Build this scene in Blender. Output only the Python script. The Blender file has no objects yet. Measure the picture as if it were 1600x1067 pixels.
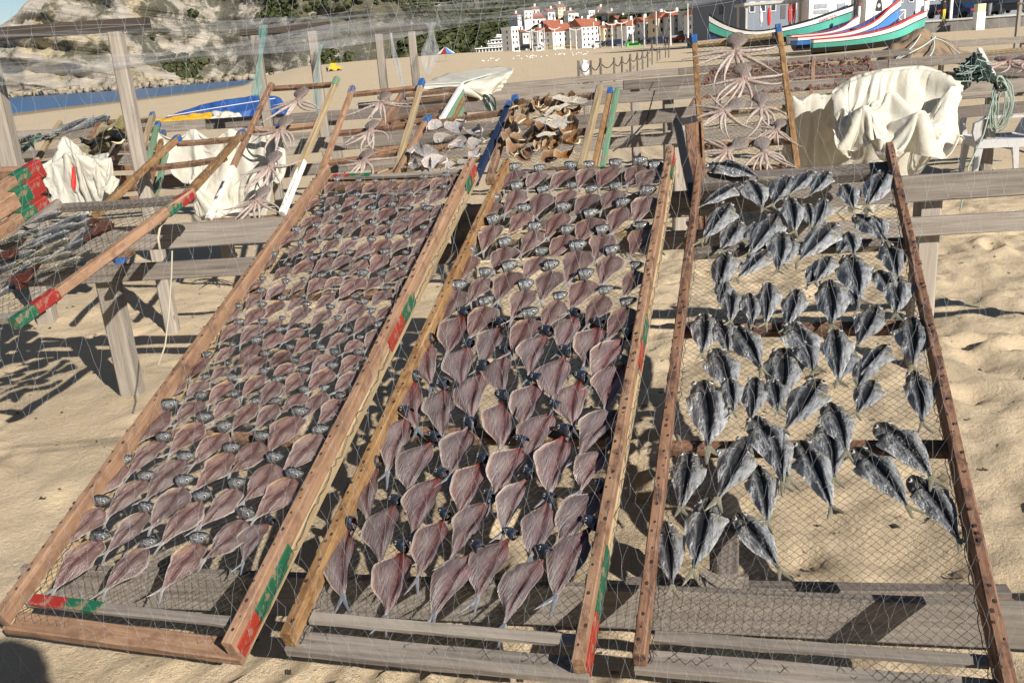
import bpy, math, random
import numpy as np
from mathutils import Vector, Matrix

S = bpy.context.scene
COL = S.collection
rnd = random.Random(7)
R = math.radians

# ------------------------------------------------------------------ camera
CAM_H = 1.70
PITCH, ROLL, FPX = R(18.0), R(4.1), 1400.0
_f = Vector((0, math.cos(PITCH), -math.sin(PITCH)))
_r0 = Vector((1, 0, 0)); _u0 = Vector((0, math.sin(PITCH), math.cos(PITCH)))
_r = _r0 * math.cos(ROLL) - _u0 * math.sin(ROLL)
_u = _r0 * math.sin(ROLL) + _u0 * math.cos(ROLL)
CAM = Vector((0, 0, CAM_H))
cd = bpy.data.cameras.new('camera'); cam = bpy.data.objects.new('camera', cd); COL.objects.link(cam)
cd.sensor_width = 36.0; cd.lens = 36.0 * FPX / 1600.0; cd.clip_start = 0.05; cd.clip_end = 6000
M = Matrix.Identity(4)
for i in range(3):
    M[i][0] = _r[i]; M[i][1] = _u[i]; M[i][2] = -_f[i]; M[i][3] = CAM[i]
cam.matrix_world = M
S.camera = cam

# ------------------------------------------------------------------ light
SUN = Vector((0.572, -0.820, 0)).normalized() * math.cos(R(30.3)) + Vector((0, 0, math.sin(R(30.3))))
W = bpy.data.worlds.new('World'); S.world = W; W.use_nodes = True
wt = W.node_tree
sky = wt.nodes.new('ShaderNodeTexSky'); sky.sky_type = 'NISHITA'; sky.sun_disc = False
sky.sun_elevation = R(30.3); sky.sun_rotation = math.atan2(SUN.x, SUN.y)
sky.altitude = 5; sky.air_density = 0.8; sky.dust_density = 0.1; sky.ozone_density = 1.0
wt.links.new(sky.outputs[0], wt.nodes['Background'].inputs[0])
wt.nodes['Background'].inputs[1].default_value = 0.05
sl = bpy.data.lights.new('sun', 'SUN'); sl.energy = 5.0; sl.angle = R(0.53); sl.color = (1.0, 0.93, 0.83)
so = bpy.data.objects.new('sun', sl); COL.objects.link(so)
so.rotation_euler = (-SUN).to_track_quat('-Z', 'Y').to_euler()
so.location = (20, -30, 25)
S.view_settings.view_transform = 'Standard'; S.view_settings.look = 'None'
S.view_settings.exposure = 0.60; S.view_settings.gamma = 1.0; S.view_settings.use_curve_mapping = False

def ray(x, y): return _f + _r * ((x - 800) / FPX) - _u * ((y - 533.5) / FPX)
def at(x, y, d): return CAM + ray(x, y) * d                      # a point d metres in front of the lens
def onz(x, y, z=0.0):
    d = ray(x, y); return CAM + d * ((z - CAM_H) / d.z)

# ------------------------------------------------------------------ objects
def tag(o, label=None, cat=None, group=None, kind=None):
    if label: o['label'] = label
    if cat: o['category'] = cat
    if group: o['group'] = group
    if kind: o['kind'] = kind
    return o
def thing(name, label, cat, loc=(0, 0, 0), group=None, mat=None):
    o = bpy.data.objects.new(name, None); COL.objects.link(o); o.empty_display_size = 0.1
    if mat is not None: o.matrix_world = mat
    else: o.location = loc
    return tag(o, label, cat, group)
def link(name, me, parent=None, mb=None):
    o = bpy.data.objects.new(name, me); COL.objects.link(o)
    if parent is not None: o.parent = parent
    if mb is not None: o.matrix_basis = mb
    return o
def frame(o, a, b, n):
    m = Matrix.Identity(4)
    for i in range(3): m[i][0] = a[i]; m[i][1] = b[i]; m[i][2] = n[i]; m[i][3] = o[i]
    return m
def axes(x, up=Vector((0, 0, 1))):
    x = Vector(x).normalized(); y = Vector(up).cross(x)
    if y.length < 1e-4: y = Vector((0, 1, 0)).cross(x)
    y.normalize(); return x, y, x.cross(y)

class MB:
    def __init__(s): s.v = []; s.f = []; s.c = None; s.fm = []
    def add(s, vs, fs, mi=0):
        k = len(s.v); s.v.extend(tuple(p) for p in vs); s.f.extend(tuple(i + k for i in f) for f in fs); s.fm.extend([mi] * len(fs)); return k
    def box(s, c, h, m=None, mi=0):
        vs = [Vector((c[0] + sx * h[0], c[1] + sy * h[1], c[2] + sz * h[2])) for sx in (-1, 1) for sy in (-1, 1) for sz in (-1, 1)]
        if m: vs = [m @ v for v in vs]
        s.add(vs, [(0, 1, 3, 2), (4, 6, 7, 5), (0, 4, 5, 1), (2, 3, 7, 6), (0, 2, 6, 4), (1, 5, 7, 3)], mi)
    def tube(s, pts, rad, n=6, cap=True, mi=0):
        pts = [Vector(p) for p in pts]; k0 = len(s.v)
        if not isinstance(rad, (list, tuple)): rad = [rad] * len(pts)
        y = None; vs = []
        for i, p in enumerate(pts):
            d = (pts[min(i + 1, len(pts) - 1)] - pts[max(i - 1, 0)])
            if d.length < 1e-9: d = Vector((0, 0, 1))
            d.normalize()
            if y is None:
                y = d.orthogonal().normalized()
            else:
                y = (y - d * y.dot(d))
                y = y.normalized() if y.length > 1e-6 else d.orthogonal().normalized()
            z = d.cross(y)
            for j in range(n):
                a = 2 * math.pi * j / n
                vs.append(p + (y * math.cos(a) + z * math.sin(a)) * rad[i])
        fs = [(i * n + j, i * n + (j + 1) % n, (i + 1) * n + (j + 1) % n, (i + 1) * n + j) for i in range(len(pts) - 1) for j in range(n)]
        if cap:
            fs.append(tuple(reversed(range(n)))); fs.append(tuple(range((len(pts) - 1) * n, len(pts) * n)))
        s.add(vs, fs, mi)
    def grid(s, P, mi=0, closeu=False):      # P[i][j] points
        ni, nj = len(P), len(P[0]); vs = [p for row in P for p in row]
        fs = []
        for i in range(ni - 1):
            for j in range(nj - (0 if closeu else 1)):
                fs.append((i * nj + j, i * nj + (j + 1) % nj, (i + 1) * nj + (j + 1) % nj, (i + 1) * nj + j))
        return s.add(vs, fs, mi)
    def mesh(s, name, mats, smooth=False, cols=None):
        me = bpy.data.meshes.new(name); me.from_pydata(s.v, [], s.f)
        if not isinstance(mats, (list, tuple)): mats = [mats]
        for m in mats: me.materials.append(m)
        if len(mats) > 1: me.polygons.foreach_set('material_index', s.fm)
        if smooth: me.polygons.foreach_set('use_smooth', [True] * len(me.polygons))
        if cols is not None:
            a = me.color_attributes.new('Col', 'FLOAT_COLOR', 'POINT')
            a.data.foreach_set('color', np.array([(c[0], c[1], c[2], 1.0) for c in cols], dtype=np.float32).ravel())
        me.update(); return me

# ------------------------------------------------------------------ noise for geometry
_perm = np.random.RandomState(11).permutation(4096)
_val = np.random.RandomState(12).rand(4096)
def vnoise(x, y, z=0.0, seed=0):
    x = np.asarray(x, float); y = np.asarray(y, float); z = np.asarray(z, float) + 0 * x
    xi = np.floor(x).astype(int); yi = np.floor(y).astype(int); zi = np.floor(z).astype(int)
    fx = x - xi; fy = y - yi; fz = z - zi
    fx = fx * fx * (3 - 2 * fx); fy = fy * fy * (3 - 2 * fy); fz = fz * fz * (3 - 2 * fz)
    def h(a, b, c): return _val[_perm[(_perm[(_perm[(a + seed * 131) & 4095] + b) & 4095] + c) & 4095]]
    r = 0
    for dx in (0, 1):
        for dy in (0, 1):
            for dz in (0, 1):
                w = (fx if dx else 1 - fx) * (fy if dy else 1 - fy) * (fz if dz else 1 - fz)
                r = r + w * h(xi + dx, yi + dy, zi + dz)
    return r * 2 - 1
def fbm(x, y, z=0.0, o=4, seed=0):
    t = 0; a = 0.5
    for k in range(o):
        t = t + a * vnoise(np.asarray(x) * 2 ** k, np.asarray(y) * 2 ** k, np.asarray(z) * 2 ** k, seed + k); a *= 0.5
    return t
def sstep(a, b, x):
    t = np.clip((x - a) / (b - a), 0, 1); return t * t * (3 - 2 * t)

# ------------------------------------------------------------------ materials
class Mt:
    def __init__(s, name, rough=0.7, metal=0.0, spec=0.5):
        s.m = bpy.data.materials.new(name); s.m.use_nodes = True; s.t = s.m.node_tree
        s.b = s.t.nodes['Principled BSDF']
        s.b.inputs['Roughness'].default_value = rough; s.b.inputs['Metallic'].default_value = metal
        s.b.inputs['Specular IOR Level'].default_value = spec
    def n(s, ty, **kw):
        nd = s.t.nodes.new(ty)
        for k, v in kw.items():
            if k.startswith('i_'):
                k = k[2:]; k = int(k) if k.isdigit() else k.replace('_', ' ')
                s.put(nd.inputs[k], v)
            else: setattr(nd, k, v)
        return nd
    def put(s, inp, v):
        if isinstance(v, bpy.types.NodeSocket): s.t.links.new(v, inp)
        elif isinstance(v, bpy.types.Node): s.t.links.new(v.outputs[0], inp)
        else: inp.default_value = v
    def obj(s, scale=(1, 1, 1), gen='Object', loc=None):
        tc = s.n('ShaderNodeTexCoord'); mp = s.n('ShaderNodeMapping')
        s.put(mp.inputs[0], tc.outputs[gen]); mp.inputs['Scale'].default_value = scale
        if loc is not None: s.put(mp.inputs['Location'], loc)
        return mp.outputs[0]
    def rand(s): return s.n('ShaderNodeObjectInfo').outputs['Random']
    def noise(s, vec, scale, detail=3, rough=0.55, out=0, dist=0.0):
        nd = s.n('ShaderNodeTexNoise'); s.put(nd.inputs['Vector'], vec)
        nd.inputs['Scale'].default_value = scale; nd.inputs['Detail'].default_value = detail; nd.inputs['Roughness'].default_value = rough
        nd.inputs['Distortion'].default_value = dist
        return nd.outputs[out]
    def vor(s, vec, scale, feature='F1', out='Distance', rnd_=1.0):
        nd = s.n('ShaderNodeTexVoronoi', feature=feature); s.put(nd.inputs['Vector'], vec); nd.inputs['Scale'].default_value = scale
        nd.inputs['Randomness'].default_value = rnd_
        return nd.outputs[out]
    def ramp(s, fac, stops, mode='LINEAR'):
        nd = s.n('ShaderNodeValToRGB'); s.put(nd.inputs[0], fac); e = nd.color_ramp.elements; nd.color_ramp.interpolation = mode
        while len(e) < len(stops): e.new(0.5)
        for el, (p, c) in zip(e, stops):
            el.position = p; el.color = (c[0], c[1], c[2], 1) if not isinstance(c, (int, float)) else (c, c, c, 1)
        return nd.outputs[0]
    def mix(s, fac, a, b, mode='MIX'):
        nd = s.n('ShaderNodeMix', data_type='RGBA', blend_type=mode)
        for k, v in ((0, fac), (6, a), (7, b)):
            if isinstance(v, (tuple, list)) and len(v) == 3: v = (*v, 1)
            s.put(nd.inputs[k], v)
        return nd.outputs[2]
    def math(s, op, a, b=0.0, c=None):
        nd = s.n('ShaderNodeMath', operation=op); s.put(nd.inputs[0], a); s.put(nd.inputs[1], b)
        if c is not None: s.put(nd.inputs[2], c)
        return nd.outputs[0]
    def bump(s, h, strength=0.4, dist=0.01, prev=None):
        nd = s.n('ShaderNodeBump'); s.put(nd.inputs['Height'], h); nd.inputs['Strength'].default_value = strength; nd.inputs['Distance'].default_value = dist
        if prev is not None: s.put(nd.inputs['Normal'], prev)
        s.put(s.b.inputs['Normal'], nd.outputs[0]); return nd.outputs[0]
    def col(s, c):
        if isinstance(c, (tuple, list)) and len(c) == 3: c = (*c, 1)
        s.put(s.b.inputs['Base Color'], c); return s

def wood(name, light, mid, dark, nails=0.0, rough=0.8, knots=True, stain=None):
    m = Mt(name, rough, spec=0.25)
    rv = m.rand()
    off = m.n('ShaderNodeCombineXYZ'); m.put(off.inputs[0], m.math('MULTIPLY', rv, 37.0)); m.put(off.inputs[1], m.math('MULTIPLY', rv, 11.0))
    v = m.obj((1, 1, 1), loc=off.outputs[0]); vg = m.obj((1.6, 34, 34), loc=off.outputs[0])
    g = m.noise(vg, 1.6, 6, 0.65, dist=0.6)
    big = m.noise(m.obj((2.2, 7, 7), loc=off.outputs[0]), 1.4, 3, 0.5)
    c = m.ramp(g, [(0.28, dark), (0.5, mid), (0.72, light)])
    c = m.mix(m.ramp(big, [(0.35, 0.0), (0.7, 0.55)]), c, mid)
    if stain: c = m.mix(m.ramp(m.noise(m.obj((1, 1.6, 1.6), loc=off.outputs[0]), 13.0, 5, 0.7), [(0.48, 0.0), (0.62, 0.85)]), c, stain)
    if knots:
        k = m.vor(m.obj((2.6, 9, 9), loc=off.outputs[0]), 1.3)
        c = m.mix(m.ramp(k, [(0.03, 0.7), (0.10, 0.0)]), c, tuple(q * 0.45 for q in dark))
    if nails:
        k = m.vor(m.obj((1, 0.9, 0.9), loc=off.outputs[0]), nails)
        c = m.mix(m.ramp(k, [(0.10, 0.9), (0.24, 0.0)]), c, (0.045, 0.025, 0.018))
    # weathered, slightly lighter or darker from board to board
    br = m.n('ShaderNodeHueSaturation', i_Saturation=0.97); m.put(br.inputs['Color'], c)
    m.put(br.inputs['Value'], m.math('MULTIPLY_ADD', rv, 0.3, 0.85))
    m.col(br.outputs[0]); m.bump(g, 0.55, 0.004)
    return m.m

M_GREY = wood('weathered_grey_wood', (0.30, 0.265, 0.225), (0.205, 0.178, 0.152), (0.085, 0.072, 0.06))
M_GREYD = wood('dark_weathered_wood', (0.22, 0.19, 0.165), (0.135, 0.115, 0.10), (0.05, 0.042, 0.036))
M_BEAM = wood('dark_beam_wood', (0.10, 0.08, 0.062), (0.06, 0.047, 0.037), (0.022, 0.018, 0.015))
M_POST = wood('pale_post_wood', (0.38, 0.335, 0.28), (0.275, 0.24, 0.20), (0.14, 0.115, 0.09))
M_ORANGE = wood('fresh_orange_wood', (0.37, 0.235, 0.148), (0.272, 0.160, 0.094), (0.13, 0.068, 0.04), stain=(0.17, 0.095, 0.06))
M_YELLOW = wood('yellow_brown_wood', (0.36, 0.23, 0.105), (0.24, 0.135, 0.055), (0.10, 0.05, 0.022), stain=(0.12, 0.06, 0.025))
M_BROWN = wood('tan_brown_wood', (0.36, 0.23, 0.14), (0.25, 0.145, 0.085), (0.10, 0.055, 0.032), stain=(0.09, 0.045, 0.03))
M_RUST = wood('red_brown_wood', (0.33, 0.20, 0.125), (0.20, 0.105, 0.062), (0.06, 0.03, 0.02), stain=(0.055, 0.03, 0.025))
M_TAN = wood('pale_tan_wood', (0.45, 0.35, 0.22), (0.33, 0.245, 0.14), (0.16, 0.11, 0.06))
M_WHITEW = wood('flaking_white_paint', (0.72, 0.70, 0.66), (0.60, 0.57, 0.52), (0.30, 0.26, 0.22), nails=9.0)

def paint(name, c, rough=0.5, wear=0.62):
    m = Mt(name, rough)
    n = m.noise(m.obj(), 26, 4, 0.7)
    cc = m.mix(m.ramp(n, [(wear, 0.0), (wear + 0.06, 0.8)]), c, (0.25, 0.17, 0.11))
    cc = m.mix(m.ramp(m.noise(m.obj(), 6, 3), [(0.35, 0.25), (0.7, 0.0)]), cc, tuple(q * 0.55 for q in c))
    m.col(cc); m.bump(n, 0.25, 0.003); return m.m
M_RED = paint('red_paint', (0.27, 0.022, 0.018), wear=.57); M_GREEN = paint('green_paint', (0.010, 0.10, 0.05), wear=.55)
M_BLUE = paint('blue_paint', (0.022, 0.10, 0.30)); M_NAVY = paint('dark_blue_paint', (0.010, 0.022, 0.060), wear=0.64)
M_ORED = paint('orange_red_paint', (0.30, 0.03, 0.016), wear=.56)
M_PGREEN = paint('faded_green_paint', (0.12, 0.27, 0.16), wear=0.52)
M_WPAINT = paint('worn_white_paint', (0.75, 0.74, 0.70), wear=0.6)

def plain(name, c, rough=0.6, metal=0.0, spec=0.5, var=0.12, scale=4.0, bump=0.0):
    m = Mt(name, rough, metal, spec)
    n = m.noise(m.obj(), scale, 4)
    m.col(m.mix(m.ramp(n, [(0.3, 0.0), (0.75, 1.0)]), tuple(q * (1 - var) for q in c), tuple(min(1, q * (1 + var)) for q in c)))
    if bump: m.bump(n, bump, 0.01)
    return m.m
def colmat(name, rough=0.5, metal=0.0, spec=0.5, nscale=18.0, namt=0.25, bump=0.3, bdist=0.004, hv=0.16, stretch=(1, 1, 1), wave=0.0, ramp=None):
    m = Mt(name, rough, metal, spec)
    a = m.n('ShaderNodeVertexColor', layer_name='Col'); v = m.obj(stretch); n = m.noise(v, nscale, 5, 0.6)
    c = m.mix(namt, a.outputs[0], m.mix(1.0, a.outputs[0], m.ramp(n, ramp or [(0.32, 0.12), (0.66, 1.0)]), 'MULTIPLY'))
    hs = m.n('ShaderNodeHueSaturation'); m.put(hs.inputs['Color'], c); rv = m.rand()
    m.put(hs.inputs['Value'], m.math('MULTIPLY_ADD', rv, 2 * hv, 1 - hv))
    m.put(hs.inputs['Saturation'], m.math('MULTIPLY_ADD', m.math('FRACT', m.math('MULTIPLY', rv, 7.3)), 0.35, 0.82))
    m.col(hs.outputs[0]); h = n
    if wave:
        w = m.n('ShaderNodeTexWave', wave_type='BANDS', bands_direction='Y', i_Scale=wave, i_Distortion=2.5, i_Detail=2.0); m.put(w.inputs['Vector'], v)
        h = m.math('ADD', m.math('MULTIPLY', w.outputs[1], 0.5), n)
    m.bump(h, bump, bdist); return m.m
M_THREAD = plain('dark_net_thread', (0.045, 0.042, 0.04), 0.8)
M_WTHREAD = plain('pale_net_thread', (0.31, 0.33, 0.35), 0.5)

# ------------------------------------------------------------------ boards
def board(name, p0, p1, w, t, mat, parent=None, up=(0, 0, 1), segs=6, wob=0.003, ch=0.12, mb=None):
    p0 = Vector(p0); p1 = Vector(p1); L = (p1 - p0).length
    x, y, z = axes(p1 - p0, up)
    b = MB(); c = min(w, t) * ch; prof = [(-w/2 + c, -t/2), (w/2 - c, -t/2), (w/2, -t/2 + c), (w/2, t/2 - c), (w/2 - c, t/2), (-w/2 + c, t/2), (-w/2, t/2 - c), (-w/2, -t/2 + c)]
    ph = rnd.random() * 9
    P = []
    for i in range(segs + 1):
        s_ = i / segs; dy = wob * math.sin(3.1 * s_ + ph); dz = wob * math.sin(4.3 * s_ + 2 * ph)
        P.append([(s_ * L, py + dy + rnd.uniform(-1, 1) * wob * 0.5, pz + dz + rnd.uniform(-1, 1) * wob * 0.5) for py, pz in prof])
    b.grid(P, closeu=True); n = segs * 8
    b.f.append(tuple(reversed(range(8)))); b.f.append(tuple(range(n, n + 8))); b.fm += [0, 0]
    o = link(name, b.mesh(name, mat), parent, frame(p0, x, y, z))
    return o
# ------------------------------------------------------------------ cloth, settled once while the scene is still empty
def bez(P, n):
    """smooth resampling of a row of control points"""
    P = np.array(P, float); k = len(P); t = np.linspace(0, k - 1, n); i = np.clip(t.astype(int), 0, k - 2); f = (t - i)[:, None]
    p0 = P[np.clip(i - 1, 0, k - 1)]; p1 = P[i]; p2 = P[i + 1]; p3 = P[np.clip(i + 2, 0, k - 1)]
    return .5 * (2 * p1 + (p2 - p0) * f + (2 * p0 - 5 * p1 + 4 * p2 - p3) * f ** 2 + (3 * p1 - p0 - 3 * p2 + p3) * f ** 3)
CLOTH = {}
def cloth_start(key, rows, k, nu, nv, pins, grow=.12, bend=2.0, seed=1, jit=.01, mass=.4):
    C_ = np.array([[tuple(at(x, y, d * k)) for (x, y, d) in r_] for r_ in rows]); A1 = np.array([bez(r_, nu) for r_ in C_]); G = np.stack([bez(A1[:, j], nv) for j in range(nu)], 1)
    V_, U_ = np.meshgrid(np.linspace(0, 1, nv), np.linspace(0, 1, nu), indexing='ij'); G[..., 1] += jit * (fbm(U_ * 7, V_ * 3, seed=seed) * 2); G[..., 0] += jit * .5 * fbm(U_ * 5, V_ * 5, seed=seed + 3)
    b = MB(); b.grid([[tuple(q) for q in r_] for r_ in G]); me = b.mesh(key, [], True); o = bpy.data.objects.new(key, me); COL.objects.link(o)
    g = o.vertex_groups.new(name='pin')
    for (v, w, u0, u1) in pins:
        j = int(round(v * (nv - 1))); g.add([j * nu + i for i in range(int(u0 * (nu - 1)), int(u1 * (nu - 1)) + 1)], w, 'REPLACE')
    md = o.modifiers.new('cloth', 'CLOTH'); s = md.settings; s.quality = 6; s.mass = mass; s.tension_stiffness = 20; s.compression_stiffness = 20; s.shear_stiffness = 8; s.bending_stiffness = bend; s.air_damping = 2; s.shrink_min = -grow; s.vertex_group_mass = 'pin'
    md.collision_settings.use_collision = False; md.collision_settings.use_self_collision = False; md.point_cache.frame_end = 40; CLOTH[key] = o
def cloth_settle(frames=26):
    for f in range(1, frames + 1): S.frame_set(f)
    dg = bpy.context.evaluated_depsgraph_get()
    for key, o in list(CLOTH.items()):
        me = bpy.data.meshes.new_from_object(o.evaluated_get(dg)); me.name = key; bpy.data.objects.remove(o); CLOTH[key] = me
    S.frame_set(1)
_xs = [1300, 1330, 1360, 1400, 1440, 1470, 1503]
_Y = [[145, 122, 112, 106, 104, 113, 126], [150, 126, 114, 107, 105, 114, 127], [165, 146, 134, 126, 120, 124, 133], [178, 163, 152, 142, 132, 130, 140], [186, 172, 162, 152, 142, 140, 152], [193, 186, 182, 178, 175, 172, 180], [200, 200, 202, 205, 204, 198, 202], [204, 208, 213, 218, 219, 214, 213]]
_D = [[6.1] * 7, [5.7] * 7, [5.4, 5.3, 5.25, 5.25, 5.3, 5.35, 5.5], [5.5, 5.42, 5.40, 5.38, 5.40, 5.42, 5.55], [5.35, 5.25, 5.3, 5.2, 5.25, 5.3, 5.45], [5.3, 5.15, 5.25, 5.1, 5.2, 5.35, 5.4], [5.35, 5.2, 5.25, 5.12, 5.2, 5.4, 5.4], [5.4, 5.25, 5.25, 5.2, 5.25, 5.4, 5.42]]
cloth_start('tarp_bundle', [[(x, y, d) for x, y, d in zip(_xs, yy, dd)] for yy, dd in zip(_Y, _D)], 1.3, 74, 70, [(0, 1, 0, 1), (.14, 1, 0, 1), (.43, 1, .05, .12), (.43, 1, .45, .5), (.43, 1, .92, 1), (.60, 1, .30, .33), (.66, .9, .66, .69), (.97, 1, .0, .04), (.97, 1, .96, 1), (1, .8, .38, .42)], .26, 1.0, 3, .035)
cloth_start('tarp_sheet', [[(1236, 150, 6.0), (1275, 147, 6.0), (1320, 150, 6.1), (1380, 165, 6.1), (1440, 175, 6.1), (1484, 185, 6.1)], [(1246, 190, 5.9), (1283, 190, 6.0), (1325, 200, 5.9), (1385, 215, 5.9), (1440, 225, 5.9), (1483, 230, 5.9)], [(1252, 225, 5.85), (1290, 228, 5.9), (1335, 235, 5.8), (1390, 255, 5.8), (1440, 262, 5.8), (1472, 262, 5.8)], [(1254, 270, 5.8), (1295, 272, 5.8), (1345, 280, 5.75), (1400, 300, 5.75), (1440, 312, 5.75), (1466, 312, 5.75)]], 1.3, 70, 50, [(0, 1, 0, .02), (0, 1, .18, .22), (0, 1, .34, .36), (0, 1, .55, .58), (0, 1, .76, .78), (0, 1, .98, 1)], .16, .8, 5, .04)
cloth_start('left_bundle', [[(58, 262, 6.3), (82, 246, 6.35), (101, 214, 6.4), (133, 243, 6.3), (170, 240, 6.2)], [(61, 266, 6.0), (86, 252, 5.95), (107, 236, 5.9), (140, 250, 5.95), (176, 246, 6.0)], [(66, 282, 5.95), (90, 278, 5.9), (112, 276, 5.85), (143, 274, 5.9), (171, 270, 5.95)], [(76, 308, 5.95), (96, 312, 5.9), (115, 314, 5.85), (138, 310, 5.9), (158, 296, 5.95)]], 1.0, 80, 46, [(0, 1, 0, 1), (.33, 1, 0, .02), (.33, 1, .22, .24), (.33, 1, .40, .43), (.33, 1, .60, .62), (.33, 1, .80, .82), (.33, 1, .98, 1)], .2, .5, 7, .03)
cloth_start('left_sheet', [[(243, 206, 7.7), (300, 203, 7.7), (360, 202, 7.7), (415, 204, 7.7), (440, 210, 7.7)], [(256, 235, 7.6), (305, 226, 7.65), (360, 228, 7.6), (415, 236, 7.6), (445, 250, 7.6)], [(292, 285, 7.55), (318, 275, 7.6), (350, 272, 7.5), (390, 275, 7.55), (425, 284, 7.55)], [(310, 325, 7.55), (325, 325, 7.5), (345, 326, 7.5), (365, 320, 7.55), (385, 316, 7.55)]], 0.94, 70, 50, [(0, 1, 0, .02), (0, 1, .24, .27), (0, 1, .5, .53), (0, 1, .74, .77), (0, 1, .98, 1), (.66, 1, 0, .02), (.66, 1, .98, 1)], .16, .8, 9, .04)
cloth_start('blue_cover', [[(262, 186, 14), (330, 164, 14.3), (395, 152, 14.3), (425, 152, 14.3), (448, 165, 14)], [(250, 187, 13.4), (320, 162, 13.4), (390, 150, 13.4), (428, 150, 13.4), (452, 168, 13.4)], [(246, 189, 13), (320, 174, 12.9), (390, 166, 12.9), (432, 165, 12.9), (455, 182, 13)], [(246, 192, 12.8), (320, 186, 12.8), (390, 188, 12.8), (434, 190, 12.8), (456, 198, 12.9)]], 1.0, 60, 36, [(0, 1, 0, 1), (.33, 1, 0, 1), (.66, 1, 0, .03), (.66, 1, .3, .33), (.66, 1, .55, .58), (.66, 1, .8, .83), (1, 1, 0, .03), (1, 1, .48, .52), (1, 1, .97, 1)], .10, 1.0, 11, .03)
cloth_settle()
def put_cloth(name, key, mat, parent, org, thick=.006):
    me = CLOTH[key]; me.transform(Matrix.Translation(-Vector(org))); me.materials.clear(); me.materials.append(mat); me.polygons.foreach_set('use_smooth', [True] * len(me.polygons)); me.name = name
    o = link(name, me, parent); s = o.modifiers.new('sub', 'SUBSURF'); s.levels = s.render_levels = 1; md = o.modifiers.new('thick', 'SOLIDIFY'); md.thickness = thick; return o
# ================================================================== SETTING
def zone_shore(az):                       # distance to the water's edge by bearing
    return np.interp(az, [-75, -35, -30, -22, -16, -12.5, -11.5], [95, 132, 150, 190, 232, 330, 5000])
def ground_far(x, y):
    r = np.hypot(x, y); az = np.degrees(np.arctan2(x, np.maximum(y, 0.01)))
    sh = zone_shore(az)
    z1 = -2.5 * sstep(0.25, 1.0, r / sh) - 1.5 * sstep(1.0, 1.6, r / sh)
    top = np.interp(az, [-14, -9, -2, 4, 8, 14, 25, 40], [0.0, 1.4, 1.7, 0.9, 0.45, 0.3, 0.55, 0.5])
    rr = np.interp(az, [-14, 0, 8, 14, 25, 40], [330, 320, 260, 170, 78, 78])
    return z1 + top * sstep(0.15, 1.0, r / rr)
def ground_near(x, y):
    """hummocks, footprints and wind ripples close to the racks"""
    near = 1 - sstep(14, 34, np.hypot(x, y))
    h = 0.055 * fbm(x * 0.7, y * 0.7, seed=3) + 0.032 * fbm(x * 1.9, y * 1.9, seed=9, o=3)
    right = sstep(-0.8, 0.9, x)
    rug = fbm(x * 5.5, y * 5.5, seed=21, o=4)
    h = h + (0.011 + 0.024 * right) * rug + (0.006 + 0.030 * right) * fbm(x * 10.5, y * 10.5, seed=23, o=2) - (0.07 * right) * np.clip(vnoise(x * 3.3, y * 4.1, seed=31) - 0.25, 0, 1)
    rp = np.abs(np.sin((x * 0.35 + y * 1.0 + 0.35 * vnoise(x * 0.8, y * 0.8, seed=5)) * 8.5))
    h = h + (1 - right) * 0.012 * (1 - rp)
    # sharp little scarps at the foot of the left rack
    foot = np.exp(-(((y - 1.75) / 0.45) ** 2)) * np.exp(-(((x + 0.6) / 1.2) ** 2))
    q = (x * 0.75 - y * 0.7) * 7 + 1.6 * vnoise(x * 3, y * 3, seed=17); h = h + foot * 0.10 * (q - np.floor(q)) ** 2
    return h * near
def ground(x, y):
    x = np.asarray(x, float); y = np.asarray(y, float)
    return ground_far(x, y) + ground_near(x, y)
FP = [(rnd.uniform(-6, 7), rnd.uniform(1.0, 13), rnd.uniform(0, 6.28), rnd.uniform(0.7, 1.2)) for _ in range(230)]
def graded(lo, hi, step, far0, far1, g=1.13):
    c = list(np.arange(lo, hi + 1e-6, step)); s = step; a = [hi]
    while a[-1] < far1: s *= g; a.append(a[-1] + s)
    b = [lo]; s = step
    while b[-1] > far0: s *= g; b.append(b[-1] - s)
    return np.array(sorted(b[1:]) + c + a[1:])
gx = graded(-4.2, 4.6, 0.034, -900, 900); gy = graded(1.15, 9.0, 0.034, -60, 900)
X, Y = np.meshgrid(gx, gy); Z = ground(X, Y)
for (fx, fy, fa, fs) in FP:
    ix = np.where(np.abs(gx - fx) < 0.45)[0]; iy = np.where(np.abs(gy - fy) < 0.45)[0]
    if len(ix) < 4 or len(iy) < 4: continue
    sl_ = np.ix_(iy, ix); dx = X[sl_] - fx; dy = Y[sl_] - fy
    u = (dx * math.cos(fa) + dy * math.sin(fa)) / 0.15; v = (-dx * math.sin(fa) + dy * math.cos(fa)) / 0.065
    e = u * u + v * v; k = 1.0 if fx > -0.6 else 0.4
    Z[sl_] += k * fs * (-0.05 * np.exp(-e * 1.2) + 0.03 * np.exp(-((np.sqrt(e) - 1.55) ** 2) * 4))
ny, nx = X.shape
idx = np.arange(nx * ny).reshape(ny, nx)
quads = np.stack([idx[:-1, :-1], idx[:-1, 1:], idx[1:, 1:], idx[1:, :-1]], -1).reshape(-1, 4)
def fast_mesh(name, V, Q, mat, smooth=True):
    me = bpy.data.meshes.new(name); me.vertices.add(len(V)); me.vertices.foreach_set('co', np.ascontiguousarray(V, dtype=np.float32).ravel())
    k = Q.shape[1]; me.loops.add(len(Q) * k); me.loops.foreach_set('vertex_index', Q.astype(np.int32).ravel())
    me.polygons.add(len(Q)); me.polygons.foreach_set('loop_start', np.arange(0, len(Q) * k, k, dtype=np.int32))
    me.update(calc_edges=True); me.validate()
    if smooth: me.polygons.foreach_set('use_smooth', [True] * len(me.polygons))
    me.materials.append(mat); return me
ms = Mt('beach_sand', 0.95, spec=0.15)
v_ = ms.obj((1, 1, 1))
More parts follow.
